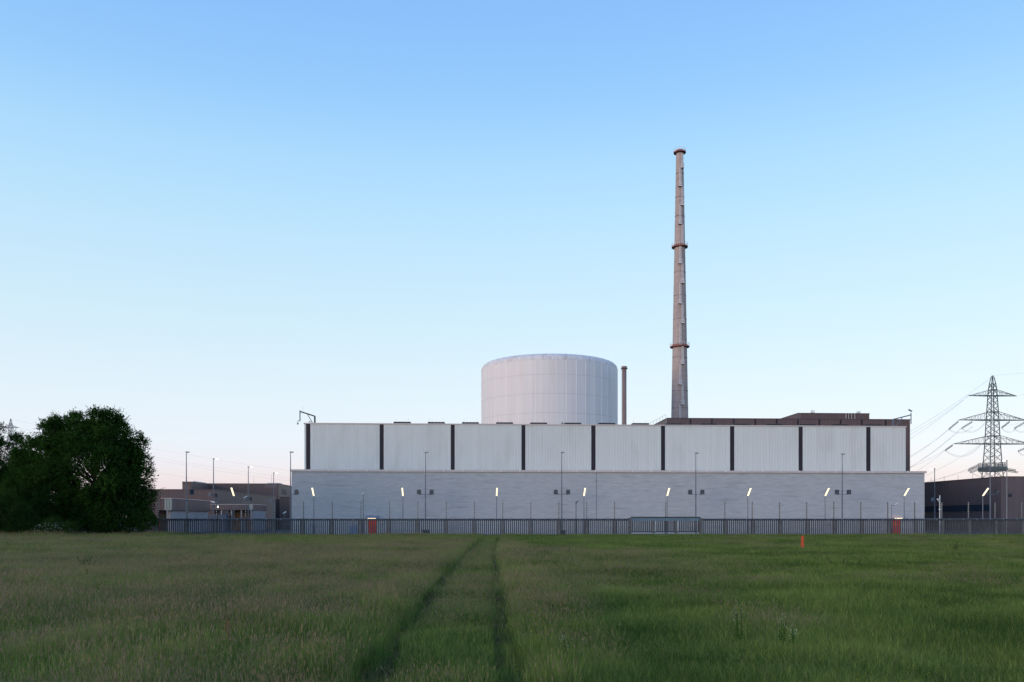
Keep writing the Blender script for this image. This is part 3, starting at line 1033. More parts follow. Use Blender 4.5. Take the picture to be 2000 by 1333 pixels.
def flood_mast(px, py_top, sides, lab, py_arm=966):
    Y = 134.5
    x = PX(px, Y)
    z = ZP(px, py_top, Y)
    za = ZP(px, py_arm, Y)
    t = thing('floodlight_mast', lab, 'floodlight mast', (x, Y, .004), 'tall masts with unlit floodlights')
    zm_ = za * .62 + z * .38
    MB().tube((x, Y, .004), (x, Y, zm_), .11, .085, 10).tube((x, Y, zm_), (x, Y, z), .075, .055, 10).build('pole', 'zinc', t)
    hd = MB().box(x - .12, x + .42, Y - .15, Y + .15, z + .002, z + .12).build('mast_head', 'zinc', t)
    bx('head_lens', 'whitebox', hd, x + .1, x + .55, Y - .1, Y + .1, z - .05, z - .002)
    ar = MB().tube((x - 1.0, Y - .1, za), (x + 1.0, Y - .1, za), .035, .035, 5).build('crossarm', 'zinc', t)
    for s_ in sides:
        xc = x + s_ * .98
        fl = MB()
        a, b = .29, .35
        zc_ = za + .38
        fl.add([(xc - a, Y - .42, zc_ - b), (xc + a, Y - .42, zc_ - b), (xc + a, Y - .42, zc_ + b), (xc - a, Y - .42, zc_ + b),
                (xc - a * .8, Y - .02, zc_ - b * .7), (xc + a * .8, Y - .02, zc_ - b * .7), (xc + a * .8, Y - .02, zc_ + b * .9), (xc - a * .8, Y - .02, zc_ + b * .9)],
               [(0, 1, 2, 3), (7, 6, 5, 4), (0, 4, 5, 1), (1, 5, 6, 2), (2, 6, 7, 3), (3, 7, 4, 0)])
        f_ = fl.build('floodlight', 'flood', t)
        bx('lens', 'glass', f_, xc - a + .05, xc + a - .05, Y - .435, Y - .423, zc_ - b + .05, zc_ + b - .05)
        MB().box(xc - a - .05, xc - a - .01, Y - .26, Y - .18, za - .02, zc_ + .1).box(xc + a + .01, xc + a + .05, Y - .26, Y - .18, za - .02, zc_ + .1).box(xc - a - .05, xc + a + .05, Y - .26, Y - .06, za - .06, za - .022).build('yoke', 'zinc', f_)


flood_mast(364, 884, (1,), 'tall mast with a single dark floodlight beside the big dark tree')
flood_mast(567.5, 884, (-1, 1), 'tall mast with two dark floodlights at the end corner of the concrete building')
flood_mast(831, 885, (-1, 1), 'tall mast with two dark floodlights past the box-canopied red door')
flood_mast(1097, 885, (-1, 1), 'tall mast with two dark floodlights below the round reactor drum')
flood_mast(1359, 886, (-1, 1), 'tall mast with two dark floodlights behind the sliding gate')
flood_mast(1645, 888, (-1, 1), 'tall mast with two dark floodlights near the round-canopied red door')
flood_mast(1934, 893, (1,), 'tall mast with a single dark floodlight in front of the pylon')


def street_lamp(px, py_top, s, Y, lab, cams=()):
    x = PX(px, Y)
    z = ZP(px, py_top, Y)
    t = thing('street_lamp', lab, 'street lamp', (x, Y, .004), 'tall street lamps with small lit heads')
    MB().tube((x, Y, .004), (x, Y, z), .12, .055, 8).build('pole', 'zinc', t)
    hd = MB().box(min(x - .1 * s, x + .45 * s), max(x - .1 * s, x + .45 * s), Y - .14, Y + .14, z, z + .12).build('lamp_head', 'rail', t)
    a, b = x + .32 * s, x + .78 * s
    bx('lit_lens', 'lamp', hd, min(a, b), max(a, b), Y - .16, Y + .12, z + .0, z + .10)
    for (py, kind, s2) in cams:
        zc_ = ZP(px, py, Y)
        if kind == 'box':
            MB().box(x + s2 * .55 - .2, x + s2 * .55 + .2, Y - .35, Y + .05, zc_ - .32, zc_ + .32).box(min(x, x + s2 * .5), max(x, x + s2 * .5), Y - .03, Y + .03, zc_ - .05, zc_ + .05).build('equipment_box', 'zinc' if s2 < 0 else 'flood', t)
        else:
            MB().tube((x - .3, Y - .3, zc_ + .06), (x + .35, Y - .45, zc_ - .05), .12, .12, 8).box(x - .05, x + .05, Y - .36, Y + .02, zc_ - .1, zc_ + .02).build('camera', 'whitebox', t)


street_lamp(417, 897.5, 1, 146, 'street lamp with small lit head and white camera over the canopy buildings', ((966, 'box', -1), (968, 'box', 1), (981, 'cam', 1)))
street_lamp(485, 913, 1, 160, 'street lamp with small lit head between the loading canopy and slate side wall', ((974, 'box', -1), (975, 'box', 1)))
street_lamp(534.5, 925, 1, 172, 'shortest street lamp with small lit head near the end of the concrete building', ((979, 'box', -1),))
street_lamp(1825.5, 917, -1, 150, 'street lamp with small lit head just past the end of the concrete building', ((976, 'box', -1), (976, 'box', 1)))
street_lamp(1966.5, 901, -1, 146, 'street lamp with small lit head beside the pylon', ((968, 'box', 1),))


def camera_pole(px, py_top, lab, material='zinc', r=.06, arm=0, crossbar=False, cam_py=None):
    Y = 129.5
    x = PX(px, Y)
    z = ZP(px, py_top, Y)
    t = thing('camera_pole', lab, 'camera pole', (x, Y, .004))
    MB().tube((x, Y, .004), (x, Y, z), r, r * .85, 8).build('pole', material, t)
    zc_ = z if cam_py is None else ZP(px, cam_py, Y)
    xa = x + arm
    if arm:
        MB().path([(x, Y, zc_ - .1), (xa, Y, zc_)], .035, 5).build('arm', material, t)
    if crossbar:
        z2 = ZP(px, 995.5, Y)
        bx('crossbar', 'ins', t, x - .28, x + .2, Y - .09, Y - .065, z2 - .06, z2 + .06)
    s = 1 if arm >= 0 else -1
    c = MB()
    a, b = Vector((xa - .22 * s, Y - .15, zc_ + .05)), Vector((xa + .22 * s, Y - .3, zc_ + .3))
    c.tube(a, b, .1, .11, 8).tube((xa, Y, zc_ - .02), (a + b) / 2, .03)
    c.build('camera', 'whitebox' if material != 'rail' else 'zinc', t)


camera_pole(709.5, 967, 'plain grey pole with a tiny camera next to the box-canopied red door', 'zinc', .06, .0)
camera_pole(1125, 983, 'short grey pole with a slanted camera between two mid-wall lamp posts', 'rail', .06, .1)
camera_pole(1741.5, 987, 'short grey pole with an arm-mounted camera above the round-canopied red door', 'zinc', .055, .65)
camera_pole(1835.5, 968, 'white pole with a crossbar and camera in front of the ribbon-window building', 'whitebox', .085, -.35, True, 979)
camera_pole(480, 974, 'short grey pole with a camera beside the loading canopy street lamp', 'zinc', .05, .0)
camera_pole(556, 1004, 'very short pole with a small camera before the narrow slate block', 'zinc', .04, .05)


# ------------------------------------------------------------------ pylons and cables
def pylon(name, lab, cx, Y, unit, material, zt, arms, r, base_z=0.0, platform=None, wid=None):
    """zt: peak height; arms: (z, z_top, half length); wid: list (z, half width)"""
    t = thing(name, lab, 'pylon', (cx, Y, base_z))
    zw = sorted(wid)

    def hw(z):
        for (a, wa), (b, wb) in zip(zw[:-1], zw[1:]):
            if a <= z <= b:
                return wa + (wb - wa) * (z - a) / (b - a)
        return zw[-1][1]
    zl = [base_z]
    while zl[-1] < zw[-1][0] - .5:
        zl.append(min(zw[-1][0], zl[-1] + max(1.1 * r * 14, hw(zl[-1]) * 1.25)))
    m = MB()
    for a, b in zip(zl[:-1], zl[1:]):
        wa, wb = hw(a), hw(b)
        ca = [Vector((cx + sx * wa, Y + sy * wa, a)) for sx, sy in ((-1, -1), (1, -1), (1, 1), (-1, 1))]
        cb = [Vector((cx + sx * wb, Y + sy * wb, b)) for sx, sy in ((-1, -1), (1, -1), (1, 1), (-1, 1))]
        for i in range(4):
            j = (i + 1) % 4
            q = min(1.0, .35 + wa / (r * 9))
            m.tube(ca[i], cb[i], r * 1.25 * q, r * 1.25 * q, 4, cap=False)
            if wb > r * 4:
                m.tube(ca[i], cb[j], r * .62, r * .62, 3, cap=False)
                m.tube(ca[j], cb[i], r * .62, r * .62, 3, cap=False)
    for (z, zt_, _) in arms:
        for q in (z, zt_):
            w = hw(q)
            for (a, b) in (((-1, -1), (1, -1)), ((1, -1), (1, 1)), ((1, 1), (-1, 1)), ((-1, 1), (-1, -1))):
                m.tube((cx + a[0] * w, Y + a[1] * w, q), (cx + b[0] * w, Y + b[1] * w, q), r, r, 4)
    m.build('mast', material, t)
    for (z, zt_, L) in arms:
        for s in (-1, 1):
            m = MB()
            w, w2 = hw(z), hw(zt_)
            tip = Vector((cx + s * L, Y, z))
            for sy in (-1, 1):
                b0 = Vector((cx + s * w, Y + sy * w, z))
                t0 = Vector((cx + s * w2, Y + sy * w2, zt_))
                m.tube(b0, tip, r * 1.4, r * 1.2, 4)
                m.tube(t0, tip, r * .8, r * .7, 4)
                k = max(4, int(L / (r * 18)))
                for i in range(1, k):
                    u = i / k
                    m.tube(b0.lerp(tip, u), t0.lerp(tip, u), r * .45, r * .45, 3)
                    m.tube(b0.lerp(tip, u), t0.lerp(tip, max(0, u - 1 / k)), r * .4, r * .4, 3)
                    if sy == 1:
                        m.tube(b0.lerp(tip, u), Vector((b0.x, Y - w, z)).lerp(tip, u), r * .5, r * .5, 3)
            m.build('crossarm', material, t)
    return t, hw


YY = 330.0
PXC = 1938.5
cxp = PX(PXC, YY)
pp = dep(PXC, YY) / F
zp = lambda py: EYE + (HZ - py) * pp
pyl, hwp = pylon('lattice_pylon', 'tall dark steel lattice pylon with three pairs of arms behind the ribbon-window building', cxp, YY, pp, 'pylon', zp(734),
                 [(zp(773.5), zp(762), 48.5 * pp), (zp(821), zp(805), 68 * pp), (zp(867.5), zp(852), 78 * pp)], .15,
                 wid=[(0, 22 * pp), (zp(930), 13 * pp), (zp(867), 9.6 * pp), (zp(821), 8.0 * pp), (zp(762), 5.3 * pp), (zp(738), .5), (zp(734), .1)])
m = MB()
za, zb2 = zp(917), zp(903)
w = 18 * pp
cs = [(-1, -1), (1, -1), (1, 1), (-1, 1)]
for z_ in (za, za + .55):
    for i in range(4):
        a, b = cs[i], cs[(i + 1) % 4]
        m.tube((cxp + a[0] * w, YY + a[1] * w, z_), (cxp + b[0] * w, YY + b[1] * w, z_), .32, .32, 4)
for i in range(4):
    a, b = cs[i], cs[(i + 1) % 4]
    for k in range(9):
        u = k / 8
        q = Vector((cxp + (a[0] + (b[0] - a[0]) * u) * w, YY + (a[1] + (b[1] - a[1]) * u) * w, za))
        m.tube(q, (q.x, q.y, za + 2.6), .06, .06, 4)
    m.tube((cxp + a[0] * w, YY + a[1] * w, za + 2.6), (cxp + b[0] * w, YY + b[1] * w, za + 2.6), .07, .07, 4)
    ww = hwp(za)
    m.tube((cxp + a[0] * w, YY + a[1] * w, za), (cxp + a[0] * ww, YY + a[1] * ww, za - 2.5), .15, .15, 4)
m.box(cxp - w, cxp + w, YY - w, YY + w, za - .9, za - .05)
for i in range(4):
    a, b = cs[i], cs[(i + 1) % 4]
    for h in (.9, 1.4, 1.9):
        m.tube((cxp + a[0] * w, YY + a[1] * w, za + h), (cxp + b[0] * w, YY + b[1] * w, za + h), .11, .11, 4)
m.build('platform', 'pylon', pyl)


def cable(pts, r, lab, grp, sag=0.0):
    m = MB()
    a, b = Vector(pts[0]), Vector(pts[1])
    k = 14
    q = []
    for i in range(k + 1):
        u = i / k
        v = a.lerp(b, u)
        v.z -= sag * 4 * u * (1 - u)
        q.append(v)
    m.path(q, r, 4)
    return tag(m.build('power_cable', 'cable'), lab, 'power cable', grp)


# insulator strings and jumper loops of the near pylon
TENS = []
for (a, b) in [((1872, 822), (1853, 838)), ((1899, 823), (1878, 836)), ((1972, 823), (1956, 835)), ((2006, 822), (1981, 836)), ((1861, 868.5), (1846, 879)),
               ((2016, 868.5), (1988, 881)), ((1912, 907), (1892, 916)), ((1914, 911), (1890, 919)), ((1917, 915), (1894, 922)), ((1962, 918), (1988, 922)), ((1958, 914), (1984, 918))]:
    y1 = YY - (0 if a[0] < 1950 or a[1] > 900 else 2)
    p, q = P(a[0], a[1], YY), P(b[0], b[1], YY - 6)
    m = MB()
    for dz in (0, .45):
        k = 9
        m.tube(p + Vector((0, 0, -dz)), q + Vector((0, 0, -dz)), .07, .07, 5)
        for i in range(k):
            u = p.lerp(q, (i + .5) / k) + Vector((0, 0, -dz))
            d = (q - p).normalized() * .12
            m.tube(u - d, u + d, .17, .17, 6)
    m.build('insulator_string', 'pylon', pyl)
    TENS.append((p, q))
for (i0, e, sagm) in ((0, (1900, 832), 2.6), (1, (1923, 826), 3.2), (2, (1985, 836), 2.2), (3, (2008, 836), 2.0), (4, (1916, 868), 4.6), (5, (2020, 880), 2.5), (6, (1930, 930), 1.8)):
    p, q = TENS[i0][1], P(e[0], e[1], YY)
    m = MB()
    for dz in (0, .4):
        pts = []
        for i in range(15):
            u = i / 14
            v = p.lerp(q, u)
            v.z -= .75 * sagm * 4 * u * (1 - u) + dz
            pts.append(v)
        m.path(pts, .035, 4)
    m.build('jumper_loop', 'cable', pyl)
LAB1 = 'thin overhead cable slanting down from the lattice pylon to behind the white hall'
for (a, ya, b, yb, sag) in [((1941, 734), YY, (1640, 915), 250, 2), ((1892, 773), YY, (1640, 935), 250, 2), ((1892, 773.5), YY, (1660, 905), 262, 2), ((1853, 838), YY - 6, (1640, 950), 250, 3),
                            ((1853, 839.5), YY - 6, (1650, 935), 255, 3), ((1878, 836), YY - 6, (1640, 980), 250, 3), ((1878, 837.5), YY - 6, (1660, 965), 255, 3),
                            ((1846, 879), YY - 6, (1640, 945), 250, 2.5), ((1846, 880.5), YY - 6, (1640, 985), 250, 2.5), ((1913, 870), YY, (1650, 985), 255, 2.5),
                            ((1892, 916), YY - 6, (1700, 965), 262, 1), ((1890, 919), YY - 6, (1700, 960), 262, 1)]:
    cable((P(a[0], a[1], ya), P(b[0], b[1], yb)), .032, LAB1, 'cables from the lattice pylon to the plant', sag)
LAB2 = 'thin overhead cable running from the lattice pylon away past the meadow edge'
for (a, b, yb) in [((1941, 734), (2700, 620), 250), ((1990, 773), (2700, 560), 230), ((1981, 836), (2700, 640), 230), ((2006, 822), (2700, 660), 240), ((1988, 881), (2700, 760), 235), ((1956, 835), (2700, 610), 230), ((1988, 922), (2600, 880), 250)]:
    cable((P(a[0], a[1], YY), P(b[0], b[1], yb)), .032, LAB2, 'cables from the lattice pylon outwards', 2)

Y3 = 560.0
cx3 = PX(21, Y3)
p3 = dep(21, Y3) / F
z3 = lambda py: EYE + (HZ - py) * p3
pylon('lattice_pylon', 'distant faint lattice pylon whose top pokes out above the trees', cx3, Y3, p3, 'pylon_far', z3(818),
      [(z3(836), z3(831), 16 * p3), (z3(866), z3(859), 22 * p3), (z3(896), z3(889), 26 * p3)], .13,
      wid=[(0, 9 * p3), (z3(836), 2.9 * p3), (z3(832), 2.6 * p3), (z3(818), .1)])
LAB3 = 'faint sagging overhead cable crossing the sky between the tree and the hall'
for (a, b, sag) in [((37, 836), (640, 942), 3.5), ((37, 836.6), (640, 948), 4.0), ((20, 818.5), (640, 930), 2.5), ((43, 866), (640, 962), 5), ((47, 897), (420, 985), 5), ((6, 866), (420, 975), 5)]:
    cable((P(a[0], a[1], Y3), P(b[0], b[1], 520)), .035, LAB3, 'cables from the distant pylon', sag)


# ------------------------------------------------------------------ foliage helpers
rng = np.random.default_rng(11)


def raw_mesh(name, verts, faces, tone, mats, parent=None, seed=None, link=True):
    me = bpy.data.meshes.new(name)
    me.from_pydata(verts.tolist() if hasattr(verts, 'tolist') else verts, [], faces.tolist() if hasattr(faces, 'tolist') else faces)
    a = me.attributes.new('tone', 'FLOAT', 'FACE')
    a.data.foreach_set('value', np.asarray(tone, dtype=np.float32))
    if seed is not None:
        a = me.attributes.new('seed', 'FLOAT', 'FACE')
        a.data.foreach_set('value', np.asarray(seed, dtype=np.float32))
    for k in mats:
        me.materials.append(M[k])
    me.update()
    o = bpy.data.objects.new(name, me)
    if link:
        COL.objects.link(o)
    o.parent = parent
    return o


def unit(v):
    return v / np.maximum(np.linalg.norm(v, axis=1, keepdims=True), 1e-6)


def leaves(p, d, size, tone):
    """one bent diamond leaf per point"""
    n = len(p)
    rv = unit(rng.normal(size=(n, 3)))
    w = unit(np.cross(d, rv))
    up = np.cross(w, d)
    L = size[:, None]
    v = np.stack([p, p + d * L * .5 + w * L * .30 + up * L * .06, p + d * L, p + d * L * .5 - w * L * .30 + up * L * .06], axis=1).reshape(-1, 3)
    i = np.arange(n)[:, None] * 4
    return v, np.concatenate([i, i + 1, i + 2, i + 3], axis=1), tone


def crown(ells, sprays, leaf, per=13, fill=0.35, droop=0.0, lump=1.7, clumps=46, holes=0.0):
    """leaf sprays around lumps spread over ellipsoids; returns leaf arrays and lump centres"""
    P_, D_, S_, T_, C_ = [], [], [], [], []
    tot = sum(e3[1][0] * e3[1][2] for e3 in ells)
    for e3 in ells:
        c, r = np.array(e3[0]), np.array(e3[1])
        fl = e3[2] if len(e3) > 2 else fill
        share = r[0] * r[2] / tot
        nc = int(clumps * share) + 3
        dirs = unit(rng.normal(size=(nc, 3)))
        dirs[:, 2] = np.where(dirs[:, 2] < -.75, -dirs[:, 2], dirs[:, 2])
        cc = c + dirs * r * rng.uniform(.62, .90, (nc, 1))
        C_.append(cc)
        cr_ = lump * rng.uniform(.6, 1.25, nc)
        ns_ = int(sprays * share)
        k = rng.integers(0, nc, ns_)
        dd = unit(rng.normal(size=(ns_, 3)) + dirs[k] * .7 + np.array([0, 0, .35]))
        bp = cc[k] + dd * (cr_[k] * rng.uniform(.45, 1.0, ns_) ** .6)[:, None]
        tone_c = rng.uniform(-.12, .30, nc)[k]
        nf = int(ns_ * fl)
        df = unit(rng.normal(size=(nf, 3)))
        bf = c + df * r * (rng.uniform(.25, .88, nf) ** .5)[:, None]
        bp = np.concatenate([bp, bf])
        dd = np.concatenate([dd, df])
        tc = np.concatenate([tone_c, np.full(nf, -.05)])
        keep = bp[:, 2] > .15
        bp, dd, tc = bp[keep], dd[keep], tc[keep]
        sd = unit(dd + rng.normal(size=dd.shape) * .45 + np.array([0, 0, .25 - droop]))
        ln = rng.uniform(.45, 1.0, len(bp)) * np.where(rng.uniform(size=len(bp)) < .08, 1.6, 1.0)
        for j in range(per):
            u = (j + .5) / per
            side = unit(rng.normal(size=dd.shape) * .8 + sd * .9)
            P_.append(bp + sd * (ln * u)[:, None] + rng.normal(size=dd.shape) * .06)
            D_.append(side)
            S_.append(leaf * rng.uniform(.7, 1.25, len(bp)))
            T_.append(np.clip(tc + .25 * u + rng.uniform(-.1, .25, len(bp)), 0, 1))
    v, f, t = leaves(np.concatenate(P_), np.concatenate(D_), np.concatenate(S_), np.concatenate(T_))
    return v, f, t, np.concatenate(C_)


def tree(name, lab, cat, base, ells, sprays, leaf, trunk_r, material='leaf', **kw):
    t = thing(name, lab, cat, base)
    b = np.array(base)
    v, f, tn, cc = crown(ells, sprays, leaf, **kw)
    keepv = v
    raw_mesh('crown', keepv - b, f, tn, [material], t)
    m = MB()
    e0 = ells[0]
    top = Vector((e0[0][0], e0[0][1], e0[0][2] + e0[1][2] * .55))
    bb = Vector(base)
    k = 7
    pts = []
    for i in range(k + 1):
        u = i / k
        q = bb.lerp(top, u)
        q += Vector((math.sin(u * 5) * .15, math.cos(u * 4) * .15, 0)) * (u > 0)
        pts.append(q)
    for i in range(k):
        m.tube(pts[i], pts[i + 1], trunk_r * (1.15 - .95 * i / k), trunk_r * (1.15 - .95 * (i + 1) / k), 8)
    for c in cc[::1]:
        u = min(.85, max(.12, (c[2] - bb.z) / (top.z - bb.z) * .6))
        s_ = bb.lerp(top, u)
        e = Vector(c)
        mid = s_.lerp(e, .5) + Vector((0, 0, -.25))
        m.tube(s_, mid, trunk_r * .2, trunk_r * .12, 5)
        m.tube(mid, e, trunk_r * .12, .015, 5)
    m.build('trunk', 'bark', t)
    return t


# ------------------------------------------------------------------ trees and shrubs by the fence
YW = 113.0
tw = lambda px: PX(px, YW)
zz_ = lambda px, py, Y=YW: ZP(px, py, Y)
mpp = dep(185, YW) / F


def el(px, py, rx, rz, Y=YW, ry=None, fl=None):
    k = dep(px, Y) / F
    q = ((PX(px, Y), Y, ZP(px, py, Y)), (rx * k, (ry or rx * .85) * k, rz * k))
    return q if fl is None else q + (fl,)


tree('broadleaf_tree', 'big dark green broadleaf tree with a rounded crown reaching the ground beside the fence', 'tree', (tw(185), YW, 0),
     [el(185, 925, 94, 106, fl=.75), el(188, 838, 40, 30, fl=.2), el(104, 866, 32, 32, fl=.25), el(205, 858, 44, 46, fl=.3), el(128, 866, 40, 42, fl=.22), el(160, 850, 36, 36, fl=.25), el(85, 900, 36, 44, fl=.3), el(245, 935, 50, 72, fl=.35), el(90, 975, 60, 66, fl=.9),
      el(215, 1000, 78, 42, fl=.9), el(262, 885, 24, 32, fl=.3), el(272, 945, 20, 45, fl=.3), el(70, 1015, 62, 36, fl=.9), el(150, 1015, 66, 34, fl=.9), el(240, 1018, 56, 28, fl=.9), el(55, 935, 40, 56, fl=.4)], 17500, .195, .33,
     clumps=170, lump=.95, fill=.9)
tree('broadleaf_tree', 'dark tree with a ragged loose top below the distant pylon', 'tree', (tw(-18), YW + 6, 0),
     [el(-30, 925, 58, 84, YW + 6, fl=.4), el(30, 905, 30, 46, YW + 6, fl=.12), el(-10, 866, 20, 32, YW + 6, fl=.1), el(45, 955, 44, 66, YW + 6, fl=.5), el(-20, 1000, 66, 50, YW + 6, fl=.9)], 6000, .185, .3, clumps=70, lump=.85, fill=.9)
tree('leafy_shrub', 'lighter green bushy shrub at the foot of the dark trees', 'shrub', (tw(5), YW - 7, 0),
     [el(0, 1008, 52, 44, YW - 7), el(42, 1022, 26, 26, YW - 7), el(-40, 1010, 40, 42, YW - 7)], 1900, .15, .09, 'leaf2', clumps=50, lump=.55, fill=.5)
sh = tree('flowering_shrub', 'low dark shrub dotted with small white blossoms under the big tree', 'shrub', (tw(105), YW - 7.5, 0),
          [el(103, 1036, 26, 14, YW - 7.5), el(130, 1040, 20, 10, YW - 7.5), el(75, 1042, 18, 9, YW - 7.5)], 700, .12, .05, 'leaf2', clumps=30, lump=.35, fill=.3)
n = 260
cc = np.array([el(103, 1036, 26, 14, YW - 7.5)[0]] * n)
rr = np.array(el(103, 1036, 26, 14, YW - 7.5)[1])
dd = unit(rng.normal(size=(n, 3)))
dd[:, 1] = -np.abs(dd[:, 1])
pp_ = cc + dd * rr * np.array([1.35, 1.15, 1.1])
pp_[:, 2] = np.maximum(pp_[:, 2], .2)
v, f, tn = leaves(pp_, unit(rng.normal(size=(n, 3))), rng.uniform(.07, .14, n), rng.uniform(0, 1, n))
raw_mesh('blossoms', v - np.array(sh.location), f, tn, ['flower_w'], sh)


# ------------------------------------------------------------------ meadow grass (instanced tufts)
def tuft(n, rad_, h0, h1, lean, wid_, seeds=0.0, seedlen=.12, leafy=0.0):
    V, Fc, T, S_ = [], [], [], []
    for i in range(n):
        a = rng.uniform(0, 2 * math.pi)
        q = rad_ * math.sqrt(rng.uniform())
        p = np.array([q * math.cos(a), q * math.sin(a), 0])
        h = rng.uniform(h0, h1)
        b = rng.uniform(0, 2 * math.pi)
        dv = np.array([math.cos(b), math.sin(b), 0]) * h * lean * rng.uniform(.2, 1.3)
        c = rng.uniform(0, 2 * math.pi)
        wv = np.array([math.cos(c), math.sin(c), 0]) * wid_ * rng.uniform(.7, 1.3)
        tn_ = rng.uniform(0, 1) ** 1.6
        is_seed = rng.uniform() < seeds
        ww = wv * (.45 if is_seed else 1)
        mid = p + dv * .35 + np.array([0, 0, h * .58])
        tip = p + dv + np.array([0, 0, h])
        o = len(V)
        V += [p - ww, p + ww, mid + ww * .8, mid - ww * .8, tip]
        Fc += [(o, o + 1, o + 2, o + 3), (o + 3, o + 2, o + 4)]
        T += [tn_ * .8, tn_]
        S_ += [.15 if is_seed else 0, .45 if is_seed else (.75 if rng.uniform() < .09 else 0)]
        if is_seed:
            o = len(V)
            L = seedlen * rng.uniform(.6, 1.3)
            du = (tip - mid) / np.linalg.norm(tip - mid)
            sw = wv / np.linalg.norm(wv) * L * .085
            V += [tip - du * L * .3, tip + sw + du * L * .2, tip + du * L * .8, tip - sw + du * L * .2]
            Fc += [(o, o + 1, o + 2, o + 3)]
            T += [tn_]
            S_ += [rng.uniform(.75, 1)]
    return np.array(V), Fc, T, S_


tcol = bpy.data.collections.new('tuft_sources')
kinds = []


def add_kind(k, data, mats_):
    V, Fc, T, S_ = data
    o = raw_mesh('tuft_%02d' % k, V, Fc, T, mats_, None, S_, link=False)
    tcol.objects.link(o)


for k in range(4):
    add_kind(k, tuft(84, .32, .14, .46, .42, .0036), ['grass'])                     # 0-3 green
for k in range(4, 8):
    add_kind(k, tuft(84, .32, .16, .54, .32, .0034, seeds=.34, seedlen=.06), ['grass'])   # 4-7 flowering, brown heads
for k in range(8, 10):
    add_kind(k, tuft(70, .28, .04, .13, 1.6, .006, seeds=.25, seedlen=.05), ['straw'])                      # 8-9 short trodden
for k in range(10, 12):
    add_kind(k, tuft(60, .26, .10, .32, .8, .011), ['weed'])                       # 10-11 broad leaves


def vnoise(x, y, s, seed):
    """smooth value noise"""
    rg = np.random.default_rng(seed)
    n_ = 256
    g_ = rg.uniform(size=(n_, n_))
    fx, fy = x / s + 100, y / s + 100
    ix, iy = np.floor(fx).astype(int), np.floor(fy).astype(int)
    u, v_ = fx - ix, fy - iy
    u, v_ = u * u * (3 - 2 * u), v_ * v_ * (3 - 2 * v_)
    q = lambda a, b: g_[a % n_, b % n_]
    return (q(ix, iy) * (1 - u) + q(ix + 1, iy) * u) * (1 - v_) + (q(ix, iy + 1) * (1 - u) + q(ix + 1, iy + 1) * u) * v_


N = 150000
dmin, dmax = 6.5, 125.3
e_ = 0.45
uu = rng.uniform(size=N)
dist = (dmin ** e_ + uu * (dmax ** e_ - dmin ** e_)) ** (1 / e_)
lat = rng.uniform(-1, 1, N) * (dist * .70 + 3.0)
gx = lat * CT + dist * ST
gy = -lat * ST + dist * CT
ok = gy < YF - .35
gx, gy, dist = gx[ok], gy[ok], dist[ok]
N = len(gx)
# wheel tracks, read off where they lie on the ground
LT = [G(*p, .1) for p in ((950, 1046.5), (912, 1084), (888, 1111), (852, 1156), (822, 1204), (795, 1234), (768, 1270), (741, 1318), (700, 1395))]
RT = [G(*p, .1) for p in ((979, 1046.5), (968, 1060), (965, 1090), (970.5, 1129), (973.5, 1162), (976, 1210), (981, 1240), (987, 1285), (994, 1333), (1004, 1420))]


def track_x(T_, y):
    o = sorted(T_, key=lambda p: p.y)
    return np.interp(y, [p.y for p in o], [p.x for p in o])


dl, dr = np.abs(gx - track_x(LT, gy)), np.abs(gx - track_x(RT, gy))
wob = .13 + .18 * vnoise(gx, gy, .9, 3)
grow = np.clip((dist / 13.0) ** .5, .8, 3.0)
dt = np.minimum(dl, dr)
rut = dt < wob
near_rut = (dt >= wob) & (dt < wob + .24 * grow)
mid_ = (gx > track_x(LT, gy)) & (gx < track_x(RT, gy))
n1, n2, n3 = vnoise(gx, gy * .45, 6.0, 1), vnoise(gx, gy * .6, 2.2, 2), vnoise(gx, gy * .35, 17.0, 4)
rightside = np.clip((gx - track_x(RT, gy) - .5) / 3.0, 0, 1)
brown = .50 - .42 * rightside + .55 * (n1 - .5) + .5 * (n2 - .5) + .55 * (n3 - .5)
brown += np.where(dist < 17, -.18, 0) + np.where(dist > 80, -.15, 0)
pick = rng.uniform(size=N)
idx = np.where(pick < brown, rng.integers(4, 8, N), rng.integers(0, 4, N))
weedy = vnoise(gx, gy, 3.1, 8)
wsel = (rng.uniform(size=N) < np.clip((weedy - .62) * 2.2, 0, .75)) & (dist < 70)
idx = np.where(wsel, rng.integers(10, 12, N), idx)
idx = np.where(rut & (rng.uniform(size=N) < .9), rng.integers(8, 10, N), idx)
hs = (.55 + .5 * vnoise(gx, gy * .6, 4.0, 6) + .5 * vnoise(gx, gy, 1.1, 9)) * rng.uniform(.75, 1.2, N) * np.where(rightside > .5, .85, 1.0) * np.where(dist > 95, .82, 1)
hs = np.where(gy > YF - 2, hs * .8, hs)
hs = np.where((gx < PX(310, 110)) & (gy > 100), hs * 1.75, hs)
hs = np.where(mid_, hs * .72, hs)
hs = np.where(near_rut, hs * .85, hs)
keep = ~(near_rut & (rng.uniform(size=N) < .1))
scl = np.stack([grow, grow, hs], 1)
scl[rut] *= np.array([.6, .6, .8])
edge = np.clip((dt - wob) / (.30 * grow), .22, .8)[near_rut][:, None]
scl[near_rut] *= np.concatenate([edge, edge, np.ones_like(edge)], 1)
rot = np.stack([rng.normal(size=N) * .05, rng.normal(size=N) * .05, rng.uniform(0, 6.283, N)], 1)


